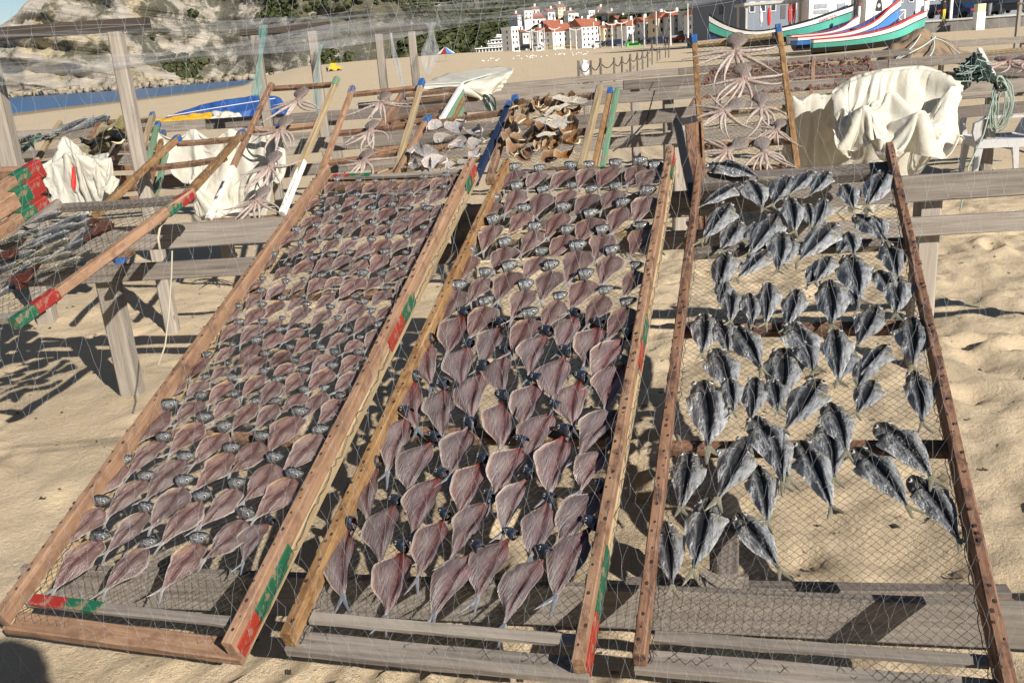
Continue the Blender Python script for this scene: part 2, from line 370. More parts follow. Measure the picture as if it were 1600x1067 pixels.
fine = ms.noise(v_, 260, 3, 0.7); med = ms.noise(v_, 7, 5, 0.6); bigs = ms.noise(v_, 0.5, 4)
c_ = ms.ramp(fine, [(0.25, (0.40, 0.315, 0.205)), (0.5, (0.55, 0.445, 0.305)), (0.8, (0.66, 0.56, 0.41))])
c_ = ms.mix(ms.ramp(med, [(0.35, 0.0), (0.75, 0.4)]), c_, (0.55, 0.43, 0.275))
c_ = ms.mix(ms.ramp(bigs, [(0.4, 0.0), (0.7, 0.35)]), c_, (0.43, 0.34, 0.225))
speck = ms.vor(v_, 55); c_ = ms.mix(ms.ramp(speck, [(0.06, 0.55), (0.10, 0.0)]), c_, (0.13, 0.09, 0.06))
zs = ms.n('ShaderNodeSeparateXYZ'); ms.put(zs.inputs[0], ms.n('ShaderNodeNewGeometry').outputs['Position'])
c_ = ms.mix(ms.ramp(ms.math('MULTIPLY_ADD', zs.outputs[2], 1.0, 3.0), [(.56, .75), (.95, 0.0)]), c_, (.17, .125, .08))      # damp sand along the waterline
ms.col(c_); ms.bump(ms.math('ADD', ms.math('MULTIPLY', fine, 0.35), ms.math('ADD', med, ms.noise(v_, 30, 5, 0.75))), 0.75, 0.022)
sand = link('sand', fast_mesh('sand', np.stack([X, Y, Z], -1).reshape(-1, 3), quads, ms.m)); tag(sand, kind='structure')

mw = Mt('sea_water', 0.35, spec=0.35)
wn = mw.noise(mw.obj((0.25, 1, 1)), 0.5, 5, 0.6)
mw.col(mw.mix(wn, (0.03, 0.09, 0.20), (0.055, 0.15, 0.30))); mw.bump(wn, 0.8, 0.35)
b = MB(); b.add([(-2500, 60, -2.5), (60, 60, -2.5), (60, 2500, -2.5), (-2500, 2500, -2.5)], [(0, 1, 2, 3)])
tag(link('sea', b.mesh('sea', mw.m)), kind='structure')

# ---- the cliff, its strata and scrub
na, nsl = 420, 110
AZ = np.linspace(-62, -0.5, na); SS = np.linspace(0, 1, nsl)
A_, S_ = np.meshgrid(AZ, SS)
rb = np.interp(A_, [-62, -40, -30, -25, -21, -16, -12, -7, -4, -0.5], [420, 425, 405, 375, 352, 385, 352, 335, 335, 345])
Ht = np.interp(A_, [-62, -40, -31, -28, -26, -24, -21, -12, -5, -0.5], [12, 15, 20, 25, 31, 44, 72, 88, 80, 62])
lean = np.interp(A_, [-62, -24, -18, -14, -8, -0.5], [0.25, 0.3, 0.75, 1.0, 1.05, 1.5])
arc = np.radians(A_) * 380
zz = Ht * S_
stra = zz * 1.0 + arc * 0.20                     # tilted bedding
ledge = np.abs(((stra / 9.0 + 0.35 * fbm(arc * 0.01, zz * 0.02, seed=2)) % 1.0) - 0.5) * 2
gul = np.abs(fbm(arc * 0.022, zz * 0.008, seed=40, o=3)) * 2
rad = rb + lean * zz * 0.75 + 6.0 * ledge * (1.4 - np.minimum(lean, 1.2)) + 22 * gul * sstep(0, 0.2, S_) + 7 * fbm(arc * 0.06, zz * 0.08, seed=50, o=5) + 2.6 * fbm(arc * 0.3, zz * 0.4, seed=60, o=3)
rad += 5 * sstep(0.93, 1.0, S_) ** 2 * 6
CX = rad * np.sin(np.radians(A_)); CY = rad * np.cos(np.radians(A_)); CZ = -3.2 + zz + 2.0 * fbm(arc * 0.05, A_ * 0 + 3.1, seed=70) * S_
idx = np.arange(na * nsl).reshape(nsl, na)
Q = np.stack([idx[:-1, :-1], idx[:-1, 1:], idx[1:, 1:], idx[1:, :-1]], -1).reshape(-1, 4)
mc = Mt('cliff_rock', 0.95, spec=0.1)
geo = mc.n('ShaderNodeNewGeometry'); sp = mc.n('ShaderNodeSeparateXYZ'); mc.put(sp.inputs[0], geo.outputs['Position'])
tilt = mc.math('ADD', sp.outputs['Z'], mc.math('MULTIPLY', sp.outputs['X'], 0.2))
cv = mc.n('ShaderNodeCombineXYZ'); mc.put(cv.inputs[2], mc.math('MULTIPLY', tilt, 1.0)); mc.put(cv.inputs[0], mc.math('MULTIPLY', sp.outputs['X'], 0.02))
st = mc.noise(cv.outputs[0], 0.8, 6, 0.65)
p1 = mc.n('ShaderNodeMapping'); mc.put(p1.inputs[0], geo.outputs['Position'])
nb = mc.noise(p1.outputs[0], 0.02, 5, 0.6); nm = mc.noise(p1.outputs[0], 0.09, 6, 0.65); nf = mc.noise(p1.outputs[0], 0.9, 6, 0.75)
c_ = mc.ramp(st, [(0.3, (0.34, 0.30, 0.25)), (0.45, (0.50, 0.45, 0.38)), (0.6, (0.60, 0.545, 0.46)), (0.72, (0.42, 0.375, 0.32))])
warm = mc.mix(st, (0.48, 0.27, 0.18), (0.52, 0.37, 0.25))
wz = mc.math('ADD', mc.math('MULTIPLY', mc.math('ADD', sp.outputs['X'], 205.0), -0.009), nb)
c_ = mc.mix(mc.ramp(wz, [(0.45, 0.0), (0.62, 1.0)]), c_, warm)
yel = mc.ramp(mc.math('ADD', nb, mc.math('MULTIPLY', nm, 0.3)), [(0.66, 0.0), (0.72, 0.9)])
c_ = mc.mix(yel, c_, (0.55, 0.46, 0.30))
# scrub wherever the ground is less than sheer, thicker towards the town
scr = mc.math('ADD', mc.math('MULTIPLY', mc.math('ADD', sp.outputs['X'], 260.0), 0.0016), mc.math('ADD', mc.math('MULTIPLY', nm, 1.1), mc.math('MULTIPLY', nf, 0.35)))
scol = mc.ramp(nf, [(0.3, (0.035, 0.04, 0.028)), (0.55, (0.085, 0.088, 0.062)), (0.75, (0.20, 0.19, 0.16))])
c_ = mc.mix(mc.ramp(scr, [(0.90, 0.0), (1.04, 0.85)]), c_, scol)
c_ = mc.mix(mc.ramp(nf, [(0.33, 0.25), (0.5, 0.0)]), c_, (0.20, 0.18, 0.16))
mc.col(c_); mc.bump(mc.math('ADD', nf, mc.math('MULTIPLY', st, 1.8)), 0.8, 2.2)
cliff = link('cliff', fast_mesh('cliff', np.stack([CX, CY, CZ], -1).reshape(-1, 3), Q, mc.m, smooth=False)); tag(cliff, kind='structure')

# ---- the wooded hill behind the town
na, nsl = 150, 60
AZ = np.linspace(-6, 40, na); SS = np.linspace(0, 1, nsl); A_, S_ = np.meshgrid(AZ, SS)
rbH = lambda a: np.interp(a, [-6, 0, 6, 12, 20, 40], [332, 318, 300, 235, 190, 150])
def hill_xyz(A, Sx):
    run = 330 * Sx; arc = np.radians(A) * 330
    hgt = np.interp(A, [-6, 0, 4, 12, 20, 40], [110, 95, 80, 66, 56, 50])
    z = 0.2 + hgt * (0.18 * Sx + 0.82 * Sx ** 1.25) + 4 * fbm(arc * 0.02, run * 0.02, seed=80) * Sx
    r_ = rbH(A) + run
    return r_ * np.sin(np.radians(A)), r_ * np.cos(np.radians(A)), z
HX, HY, HZ = hill_xyz(A_, S_)
idx = np.arange(na * nsl).reshape(nsl, na); Q = np.stack([idx[:-1, :-1], idx[:-1, 1:], idx[1:, 1:], idx[1:, :-1]], -1).reshape(-1, 4)
mh = Mt('hill_scrub_ground', 1.0, spec=0.05); pp = mh.obj(); 
mh.col(mh.ramp(mh.noise(pp, 0.12, 6, 0.7), [(0.3, (0.035, 0.042, 0.02)), (0.55, (0.075, 0.07, 0.04)), (0.75, (0.17, 0.13, 0.08))]))
hill = link('hill', fast_mesh('hill', np.stack([HX, HY, HZ], -1).reshape(-1, 3), Q, mh.m)); tag(hill, kind='structure')

# ---- scrub clumps (uncountable) on hill and cliff foot
mscr = Mt('scrub_leaves', 0.9, spec=0.1)
gp = mscr.n('ShaderNodeNewGeometry').outputs['Position']
mscr.col(mscr.ramp(mscr.noise(gp, 0.35, 5, 0.7), [(0.3, (0.018, 0.03, 0.012)), (0.5, (0.05, 0.06, 0.025)), (0.68, (0.10, 0.095, 0.05))]))
def clumps(name, pts, label):
    rs = np.random.RandomState(5); V = []; Q = []
    base = []
    for _ in range(26):                                   # a bush: many small tilted leaf-clump faces
        d = rs.normal(size=3); d /= np.linalg.norm(d); d[2] = abs(d[2]); base.append(d)
    base = np.array(base)
    for (p, s) in pts:
        for d in base:
            c = p + d * s * rs.uniform(0.55, 1.05) * np.array([1, 1, 0.8]); t = np.cross(d, rs.normal(size=3)); t /= np.linalg.norm(t) + 1e-6; u = np.cross(d, t) + 0.5 * d * rs.uniform(-1, 1)
            q = s * rs.uniform(0.3, 0.55); k = len(V)
            V += [c - t * q - u * q * 0.7, c + t * q * 0.8 - u * q, c + t * q + u * q * 0.8, c - t * q * 0.7 + u * q]; Q.append((k, k + 1, k + 2, k + 3))
    o = link(name, fast_mesh(name, np.array(V), np.array(Q), mscr.m, smooth=False)); return tag(o, label, 'scrub', kind='stuff')
rs = np.random.RandomState(3); pts = []
for _ in range(3300):
    a = rs.uniform(-5.5, 22); s_ = rs.uniform(0.0, 0.62) ** 1.0
    x, y, z = hill_xyz(np.array(a), np.array(s_)); pts.append((np.array([x, y, z + 0.5]), rs.uniform(1.2, 3.2)))
clumps('hillside_scrub', pts, 'dense dark green scrub covering the hill above the town')
pts = []
for _ in range(2600):
    j = int(rs.uniform(290, 418)); i = int(rs.uniform(0, 1) ** 1.3 * 80) + 2
    if fbm(np.array(j * 0.05), np.array(i * 0.08), seed=90) < 0.02 + 0.22 * (330 - j) / 150: continue
    k = i * 420 + j; pts.append((np.array([CX.ravel()[k], CY.ravel()[k], CZ.ravel()[k] + 0.3]), rs.uniform(0.7, 2.0)))
clumps('cliff_scrub', pts, 'grey green scrub growing over the cliff face and scree')
# ---- boulders along the waterline (uncountable rubble)
V = []; Q = []
cube = np.array([(sx, sy, sz) for sx in (-1, 1) for sy in (-1, 1) for sz in (-1, 1)], float)
cf = [(0, 1, 3, 2), (4, 6, 7, 5), (0, 4, 5, 1), (2, 3, 7, 6), (0, 2, 6, 4), (1, 5, 7, 3)]
for _ in range(2400):
    a = rs.uniform(-40, -11.5); r_ = np.interp(a, [-40, -30, -25, -21, -16, -12], [425, 405, 375, 352, 385, 352]) - rs.uniform(-6, 14) + 4
    s_ = rs.uniform(0.3, 1.0) ** 5 * 1.6 + 0.2; k = len(V)
    c = np.array([r_ * math.sin(R(a)), r_ * math.cos(R(a)), -2.75 + s_ * 0.4 + rs.uniform(0, 1.0)])
    th = rs.uniform(0, 6.28); rot = np.array([[math.cos(th), -math.sin(th), 0], [math.sin(th), math.cos(th), 0], [0, 0, 1]])
    V += list(c + (cube * rs.uniform(0.4, 1.1, (8, 3)) * s_ * [1, 1, 0.75]) @ rot); Q += [tuple(q + k for q in f) for f in cf]
mrk = plain('boulder_rock', (0.27, 0.225, 0.165), 0.95, var=0.35, scale=0.4)
tag(link('shore_boulders', fast_mesh('shore_boulders', np.array(V), np.array(Q), mrk, smooth=False)), 'pale boulders strewn along the foot of the cliff', 'boulders', kind='stuff')

# ================================================================== TOWN
WALLS = {k: plain('wall_' + k, c, 0.85, var=0.05, scale=0.6) for k, c in dict(white=(0.78, 0.77, 0.74), cream=(0.66, 0.56, 0.38), grey=(0.50, 0.50, 0.50), yellow=(0.62, 0.47, 0.22), pale=(0.68, 0.66, 0.62), shade_tone=(0.17, 0.19, 0.23)).items()}  # the last, darkest tone is painted shade for the promenade facades
mt = Mt('terracotta_tiles', 0.85); wv = mt.n('ShaderNodeTexWave', i_Scale=3.0, i_Distortion=0.6); mt.put(wv.inputs['Vector'], mt.obj())
mt.col(mt.mix(mt.noise(mt.obj(), 0.9, 4), (0.25, 0.075, 0.04), (0.40, 0.14, 0.08))); mt.bump(wv.outputs[1], 0.5, 0.08); M_TILE = mt.m
M_GLASS = plain('dark_window_glass', (0.03, 0.035, 0.045), 0.15); M_FRAME = plain('white_window_frame', (0.7, 0.7, 0.69), 0.5)
b = MB(); b.box((0, 0, 0), (0.5, 0.05, 0.7)); WIN_ME = b.mesh('window', M_GLASS)
b = MB(); b.box((0, -0.03, 0.76), (0.6, 0.08, 0.06)); b.box((0, -0.03, -0.76), (0.6, 0.1, 0.06)); b.box((-0.56, -0.03, 0), (0.06, 0.08, 0.7)); b.box((0.56, -0.03, 0), (0.06, 0.08, 0.7)); FRM_ME = b.mesh('window_frame', M_FRAME)
b = MB(); b.box((0, 0, 0), (0.55, 0.06, 1.05)); DOOR_ME = b.mesh('door', plain('door_paint', (0.10, 0.09, 0.09), 0.5))
def building(px, py, D, wpx, hpx, wall, roof, label, yaw=0.0, dep=8.0, storeys=3, bays=3, name='town_house', deep=4.0):
    p = at(px, py, D); w = wpx * D / FPX * (.86 if name == 'town_house' else 1); h = hpx * D / FPX
    az = math.atan2(p.x, p.y); rt = thing(name, label, 'building' if name != 'town_house' else 'house', mat=Matrix.Translation(p) @ Matrix.Rotation(-az * 0.6 + R(yaw), 4, 'Z'), group='houses of the town behind the beach' if name == 'town_house' else None)
    b = MB(); b.box((0, dep / 2, (h - deep) / 2), (w / 2, dep / 2, (h + deep) / 2)); link('wall', b.mesh('wall', WALLS[wall]), rt)
    rh = min(w, dep) * 0.40; e = 0.35
    b = MB(); y0, y1 = -e, dep + e; x0, x1 = -w / 2 - e, w / 2 + e
    if roof == 'gable':       # ridge along x
        b.add([(x0, y0, h), (x1, y0, h), (x1, y1, h), (x0, y1, h), (x0, dep / 2, h + rh), (x1, dep / 2, h + rh)], [(0, 1, 5, 4), (2, 3, 4, 5), (1, 2, 5), (3, 0, 4), (3, 2, 1, 0)])
    elif roof == 'front':     # gable end to the street
        b.add([(x0, y0, h), (x1, y0, h), (x1, y1, h), (x0, y1, h), (0, y0, h + rh), (0, y1, h + rh)], [(0, 4, 5, 3), (1, 2, 5, 4), (0, 1, 4), (2, 3, 5), (3, 2, 1, 0)])
    elif roof == 'hip':
        q = min(w * 0.3, dep * 0.45); b.add([(x0, y0, h), (x1, y0, h), (x1, y1, h), (x0, y1, h), (-w / 2 + q, dep / 2, h + rh), (w / 2 - q, dep / 2, h + rh)], [(0, 1, 5, 4), (2, 3, 4, 5), (1, 2, 5), (3, 0, 4), (3, 2, 1, 0)])
    else:
        b.box((0, dep / 2, h + 0.3), (w / 2 + 0.1, dep / 2 + 0.1, 0.3))
    ro = link('roof', b.mesh('roof', M_TILE if roof != 'flat' else WALLS[wall]), rt)
    if roof != 'flat':
        b = MB(); b.box((w * 0.22, dep * 0.5, h + rh * 0.9), (0.35, 0.35, 0.9)); link('chimney', b.mesh('chimney', WALLS['white']), ro)
    sh = h / storeys; sc = 0.82 * min(1.0, w / bays / 1.9, sh / 2.4)
    for f in range(storeys):
        for k in range(bays):
            x = (k + 0.5) / bays * w - w / 2; z = (f + 0.52) * sh
            if f == 0 and k == bays // 2:
                link('door', DOOR_ME, rt, Matrix.Translation((x, -0.03, 1.05 * sc)) @ Matrix.Scale(sc, 4)); continue
            wo = link('window', WIN_ME, rt, Matrix.Translation((x, -0.03, z)) @ Matrix.Scale(sc, 4)); link('frame', FRM_ME, wo)
    # one column of windows on the shaded side wall
    for f in range(storeys):
        for s_ in (-1, 1):
            wo = link('window', WIN_ME, rt, Matrix.Translation((s_ * (w / 2 + 0.03), dep * 0.45, (f + 0.52) * sh)) @ Matrix.Rotation(R(90) * s_, 4, 'Z') @ Matrix.Scale(sc, 4))
    return rt
TOWN = [  # x, base y, distance, width, height, wall, roof, storeys, bays, label
    (806, 80, 262, 15, 38, 'white', 'flat', 4, 2, 'narrow white block with flat roof right of the white terraced hotel'),
    (823, 80, 268, 14, 32, 'grey', 'gable', 2, 2, 'low shaded house with orange roof left end of seafront row'),
    (850, 78, 258, 18, 32, 'white', 'hip', 3, 2, 'white corner house with red hip roof before the yellow railing'),
    (880, 76, 256, 42, 30, 'white', 'gable', 3, 4, 'wide white seafront house with long orange roof'),
    (923, 74, 252, 36, 36, 'white', 'gable', 4, 4, 'tall white seafront block with four rows of windows'),
    (949, 71, 252, 14, 30, 'cream', 'gable', 3, 2, 'narrow cream house squeezed beside the tall white block'),
    (967, 70, 250, 18, 30, 'pale', 'gable', 3, 2, 'pale house right of the narrow cream house'),
    (990, 69, 246, 28, 32, 'white', 'gable', 3, 3, 'white house with orange roof behind the green kiosk'),
    (1016, 67, 244, 22, 36, 'grey', 'gable', 3, 2, 'grey seafront house left of the cream gabled house'),
    (1038, 66, 236, 24, 42, 'cream', 'front', 3, 2, 'cream house with gable end towards the beach'),
    (1062, 64, 232, 24, 42, 'grey', 'gable', 3, 3, 'dark grey block right of the cream gabled house'),
    (1084, 60, 226, 20, 44, 'grey', 'flat', 4, 2, 'grey flat roofed block beside octopus rack top'),
    (1102, 60, 200, 38, 42, 'white', 'hip', 3, 3, 'white house with broad orange hip roof above the dark boat prow'),
    (1132, 58, 178, 26, 56, 'grey', 'gable', 3, 2, 'grey house behind the dark boat prow'),
    (845, 40, 330, 62, 12, 'white', 'gable', 1, 6, 'long low white house high on the slope'),
    (905, 36, 335, 22, 14, 'white', 'flat', 2, 2, 'white cubic house on the slope at end of the long house'),
    (912, 47, 320, 20, 12, 'white', 'gable', 1, 2, 'small white house below the cubic house on the slope'),
    (868, 50, 305, 36, 10, 'pale', 'gable', 1, 4, 'low house with red roof just above the seafront row'),
    (960, 36, 320, 18, 14, 'white', 'gable', 2, 2, 'white hillside house with red roof left of the pair'),
    (976, 33, 330, 14, 14, 'white', 'hip', 2, 2, 'small white hillside house with hip roof'),
    (994, 30, 335, 24, 14, 'white', 'gable', 2, 3, 'white hillside house with three bays, red roof'),
    (1012, 38, 310, 18, 12, 'pale', 'gable', 1, 2, 'pale small house behind the grey seafront house'),
    (978, 44, 300, 26, 12, 'white', 'gable', 1, 3, 'low white house just behind the pale seafront house'),
    (1005, 47, 290, 24, 12, 'white', 'gable', 1, 3, 'low white house behind the green kiosk'),
    (1030, 22, 330, 22, 8, 'pale', 'flat', 1, 2, 'flat pale house near the hilltop'),
    (1061, 16, 320, 14, 12, 'white', 'flat', 2, 2, 'white tower like house highest on the hill'),
    (1075, 36, 290, 18, 16, 'white', 'gable', 2, 2, 'white house with orange roof below the hilltop tower house'),
    (985, 20, 345, 22, 8, 'white', 'flat', 1, 3, 'flat white house at upper edge of the town'),
    (935, 50, 310, 18, 12, 'white', 'gable', 1, 2, 'small white house right behind the tall white block'),
    (1046, 34, 300, 20, 14, 'pale', 'hip', 1, 2, 'pale house with hip roof behind the cream gabled house'),
]
HS = [(812, 34, 8, 10), (826, 30, 16, 10), (838, 24, 14, 9), (862, 28, 14, 9), (878, 22, 16, 10), (893, 30, 12, 9), (925, 30, 14, 10), (940, 26, 14, 10), (950, 32, 12, 9), (964, 24, 16, 10), (980, 28, 12, 9), (996, 18, 18, 9), (1010, 26, 14, 10), (1020, 32, 14, 11), (1034, 26, 16, 10), (1048, 20, 14, 9), (1066, 28, 16, 11), (1088, 24, 16, 12), (1082, 14, 14, 9), (1112, 18, 16, 10), (970, 14, 18, 7), (1015, 13, 16, 7)]
for i, (px, py, w, h) in enumerate(HS):
    building(px, py, 352 - (py - 14) * 1.6, w, h, ('white', 'white', 'pale', 'white', 'cream')[i % 5], ('gable', 'hip', 'gable', 'flat', 'gable')[(i * 3) % 5], 'small hillside house among the upper roofs, %s of its kind from the left' % ['first', 'second', 'third', 'fourth', 'fifth', 'sixth', 'seventh', 'eighth', 'ninth', 'tenth', 'eleventh', 'twelfth', 'thirteenth', 'fourteenth', 'fifteenth', 'sixteenth', 'seventeenth', 'eighteenth', 'nineteenth', 'twentieth', 'twenty-first', 'twenty-second'][sorted(range(22), key=lambda q: HS[q][0]).index(i)], yaw=rnd.uniform(15, 42), storeys=1 if h < 10 else 2, bays=2, dep=rnd.uniform(4, 6), deep=6)
for (px, py, D, w, h, wl, rf, st_, by, lb) in TOWN:
    building(px, py, D, w, h * .86, wl, rf, lb, yaw=rnd.uniform(24, 40), storeys=st_, bays=by, dep=rnd.uniform(4.5, 6.5))
# the white terraced hotel with peaked awnings
p = at(778, 81, 285); k_ = 285 / FPX; rt = thing('terraced_hotel', 'white terraced hotel with peaked awnings at foot of the hill', 'building', mat=Matrix.Translation(p) @ Matrix.Rotation(R(4), 4, 'Z'))
for (x0, x1, z0, z1, d0) in ((-34, 12, 0, 6, 0), (-14, 22, 0, 12, 1.2), (-8, 26, 12, 17, 3.0), (2, 24, 17, 24, 4.0)):
    b = MB(); b.box(((x0 + x1) / 2 * k_, d0 + 5, (z0 + z1) / 2 * k_ - (1.5 if z0 == 0 else 0)), ((x1 - x0) / 2 * k_, 5, (z1 - z0) / 2 * k_ + (1.5 if z0 == 0 else 0))); st_ = link('terrace', b.mesh('terrace', WALLS['white' if z0 else 'grey']), rt)
    b = MB(); b.box(((x0 + x1) / 2 * k_, d0 - 0.2, z1 * k_ + 0.12), ((x1 - x0) / 2 * k_ + 0.3, 0.4, 0.12)); link('balcony', b.mesh('balcony', WALLS['white']), st_)
    n = max(2, int((x1 - x0) / 5))
    for i in range(n):
        link('window', WIN_ME, rt, Matrix.Translation(((x0 + (i + 0.5) * (x1 - x0) / n) * k_, d0 - 0.03, (z0 * 0.45 + z1 * 0.55) * k_)) @ Matrix.Scale(0.62, 4))
for (x, z, r_) in ((-12, 12, 6), (3, 18, 9), (14, 24, 7), (-24, 6, 5)):
    b = MB(); n = 8; b.add([((x + r_ * math.cos(i / n * 6.283)) * k_, 4 + r_ * k_ * math.sin(i / n * 6.283), z * k_ + 0.6) for i in range(n)] + [(x * k_, 4, (z + r_ * 0.95) * k_)] + [((x + r_ * .35 * math.cos(i / n * 6.283)) * k_, 4 + r_ * .35 * k_ * math.sin(i / n * 6.283), (z + r_ * 0.42) * k_) for i in range(n)],
        [(i, (i + 1) % n, 9 + (i + 1) % n, 9 + i) for i in range(n)] + [(9 + i, 9 + (i + 1) % n, 8) for i in range(n)]); link('awning', b.mesh('awning', WALLS['white']), rt)
# flag and lamp poles along the promenade
M_POLE = plain('pale_pole_paint', (0.62, 0.62, 0.60), 0.5)
for i, (x, y0, y1, head) in enumerate([(812, 54, 88, 0), (829, 50, 76, 1), (833, 50, 90, 0), (841, 50, 76, 1), (852, 48, 86, 0), (868, 47, 79, 1), (892, 48, 85, 0), (901, 48, 78, 1), (929, 40, 80, 0), (938, 46, 76, 0), (957, 40, 76, 1), (972, 38, 76, 1), (989, 36, 68, 0), (1007, 30, 76, 0), (1026, 24, 72, 0), (1048, 22, 72, 1), (1075, 12, 62, 0), (1106, 3, 46, 0)]):
    D = 215 - i * 3; a = at(x, y1, D); h = (y1 - y0) * D / FPX
    rt = thing('street_lamp' if head else 'flag_pole', ('white lamp post' if head else 'bare white flag pole') + ' on the promenade, %s pole from the left' % ['first', 'second', 'third', 'fourth', 'fifth', 'sixth', 'seventh', 'eighth', 'ninth', 'tenth', 'eleventh', 'twelfth', 'thirteenth', 'fourteenth', 'fifteenth', 'sixteenth', 'seventeenth', 'last'][i], 'lamp post' if head else 'flag pole', a, group='poles along the promenade')
    b = MB(); b.tube([(0, 0, 0), (0, 0, h * 0.5), (0, 0, h)], [0.16, 0.13, 0.09], 6); link('pole', b.mesh('pole', M_POLE), rt)
    b = MB()
    if head: b.tube([(-1.3, 0, h + 0.25), (-0.7, 0, h - 0.1), (0, 0, h - 0.2), (0.7, 0, h - 0.1), (1.3, 0, h + 0.25)], 0.1, 5)
    else: b.tube([(0, 0, h), (0, 0, h + 0.15), (0, 0, h + 0.3)], [0.13, 0.16, 0.05], 6)
    link('lamp_arm' if head else 'finial', b.mesh('lamp_arm', M_POLE), rt)
# low dark seafront of parked cars, kiosks and hedges
M_DARKCAR = [plain('car_paint_%s' % n_, c, 0.25, 0.3) for n_, c in (('black', (0.015, 0.016, 0.02)), ('navy', (0.02, 0.04, 0.10)), ('silver', (0.35, 0.36, 0.38)), ('red', (0.25, 0.02, 0.02)), ('white', (0.6, 0.6, 0.6)))]
M_TYRE = plain('tyre_rubber', (0.02, 0.02, 0.02), 0.8); M_LAMP = plain('red_tail_lamp', (0.4, 0.01, 0.01), 0.3)
CARS = {}
def car_mesh(ci):
    if ci in CARS: return CARS[ci]
    b = MB(); prof = [(-2.1, 0.35), (-2.1, 0.8), (-1.9, 0.95), (-1.3, 1.0), (-0.7, 1.45), (0.9, 1.45), (1.6, 1.0), (2.05, 0.9), (2.1, 0.35)]
    P = [[(x, yy * (0.82 if z > 1.1 else 0.92 + (0.08 if abs(yy) < 0.8 else 0)), z) for x, z in prof] for yy in (-0.86, 0.86)]
    b.grid(P); b.f.append(tuple(range(9))); b.f.append(tuple(reversed(range(9, 18)))); b.fm += [0, 0]
    body = b.mesh('body', M_DARKCAR[ci])
    b = MB(); b.add([(-1.15, s * 0.80, 1.05) for s in (-1, 1)] + [(1.45, s * 0.80, 1.05) for s in (-1, 1)] + [(-0.72, s * 0.72, 1.4) for s in (-1, 1)] + [(0.9, s * 0.72, 1.4) for s in (-1, 1)], [(0, 1, 5, 4), (2, 6, 7, 3), (0, 4, 6, 2), (1, 3, 7, 5)])
    for i_, v in enumerate(b.v): b.v[i_] = (v[0] * 1.02, v[1] * 1.07, v[2])
    glass = b.mesh('windows', M_GLASS)
    b = MB(); b.tube([(0, -0.1, 0), (0, 0.1, 0)], 0.32, 12); wheel = b.mesh('wheel', M_TYRE)
    b = MB(); b.box((0, 0, 0), (0.03, 0.16, 0.09)); lamp = b.mesh('tail_lamp', M_LAMP)
    CARS[ci] = (body, glass, wheel, lamp); return CARS[ci]
def car(p, yaw, ci, label):
    rt = thing('parked_car', label, 'car', mat=Matrix.Translation(p) @ Matrix.Rotation(yaw, 4, 'Z'), group='cars parked along the promenade'); bo, gl, wh, la = car_mesh(ci)
    link('body', bo, rt); link('windows', gl, rt)
    for sx in (-1.3, 1.3):
        for sy in (-0.8, 0.8): link('wheel', wh, rt, Matrix.Translation((sx, sy, 0.32)))
    for sy in (-0.62, 0.62): link('tail_lamp', la, rt, Matrix.Translation((-2.12, sy, 0.75)))
for i, (x, y, D, ci, lb) in enumerate([(822, 79, 222, 0, 'black car left of the white kiosk by the beach'), (838, 79, 222, 2, 'grey car just left of the white round kiosk'), (935, 74, 212, 4, 'white car below the tall white block'), (951, 73, 211, 0, 'black car below the narrow cream house'), (964, 72, 210, 1, 'dark blue car below the pale house'), (1012, 70, 200, 0, 'black car right of the green kiosk'), (1031, 68, 196, 1, 'navy car below the cream gabled house'), (1052, 67, 192, 0, 'black car below the dark grey block'), (1066, 66, 188, 3, 'dark red car beside the octopus rack rail')]):
    car(at(x, y, D), R(rnd.uniform(-8, 8)), ci, lb)
def kiosk(px, py, D, wpx, hpx, m, label, name='beach_kiosk', roofm=None):
    p = at(px, py, D); w = wpx * D / FPX; h = hpx * D / FPX; rt = thing(name, label, 'kiosk', p)
    b = MB(); b.box((0, w * .3, h * .38), (w / 2 * .9, w * .3, h * .4)); link('wall', b.mesh('wall', m), rt)
    b = MB(); b.add([(-w / 2, -.2, h * .75), (w / 2, -.2, h * .75), (w / 2, w * .62, h * .75), (-w / 2, w * .62, h * .75), (0, w * .3, h * 1.05)], [(0, 1, 4), (1, 2, 4), (2, 3, 4), (3, 0, 4), (3, 2, 1, 0)]); link('roof', b.mesh('roof', roofm or m), rt)
    b = MB(); b.box((0, -.03, h * .42), (w * .3, .04, h * .18)); link('counter_window', b.mesh('counter_window', M_GLASS), rt)
kiosk(843, 80, 220, 10, 8, M_FRAME, 'small white round topped kiosk before the seafront houses')
kiosk(991, 73, 205, 26, 8, plain('green_canvas', (0.10, 0.42, 0.06), 0.7), 'bright green kiosk at the edge of the sand')
kiosk(808, 82, 235, 12, 11, M_FRAME, 'white beach hut at the foot of the hotel')
# yellow railing by the first houses
b0 = at(855, 83, 222); b1 = at(900, 81, 219); rt = thing('yellow_railing', 'yellow tubular railing on the sand before the seafront houses', 'railing', b0)
M_YEL = plain('yellow_rail_paint', (0.65, 0.40, 0.03), 0.5)
for s_ in (0.0, 0.43, 0.6, 1.0):
    q = (b1 - b0) * s_; b = MB(); b.tube([q, q + Vector((0, 0, 1.4))], 0.09, 5); link('post', b.mesh('post', M_YEL), rt)
b = MB(); b.tube([Vector((0, 0, 1.4)), (b1 - b0) + Vector((0, 0, 1.4))], 0.1, 5); link('rail', b.mesh('rail', M_YEL), rt)
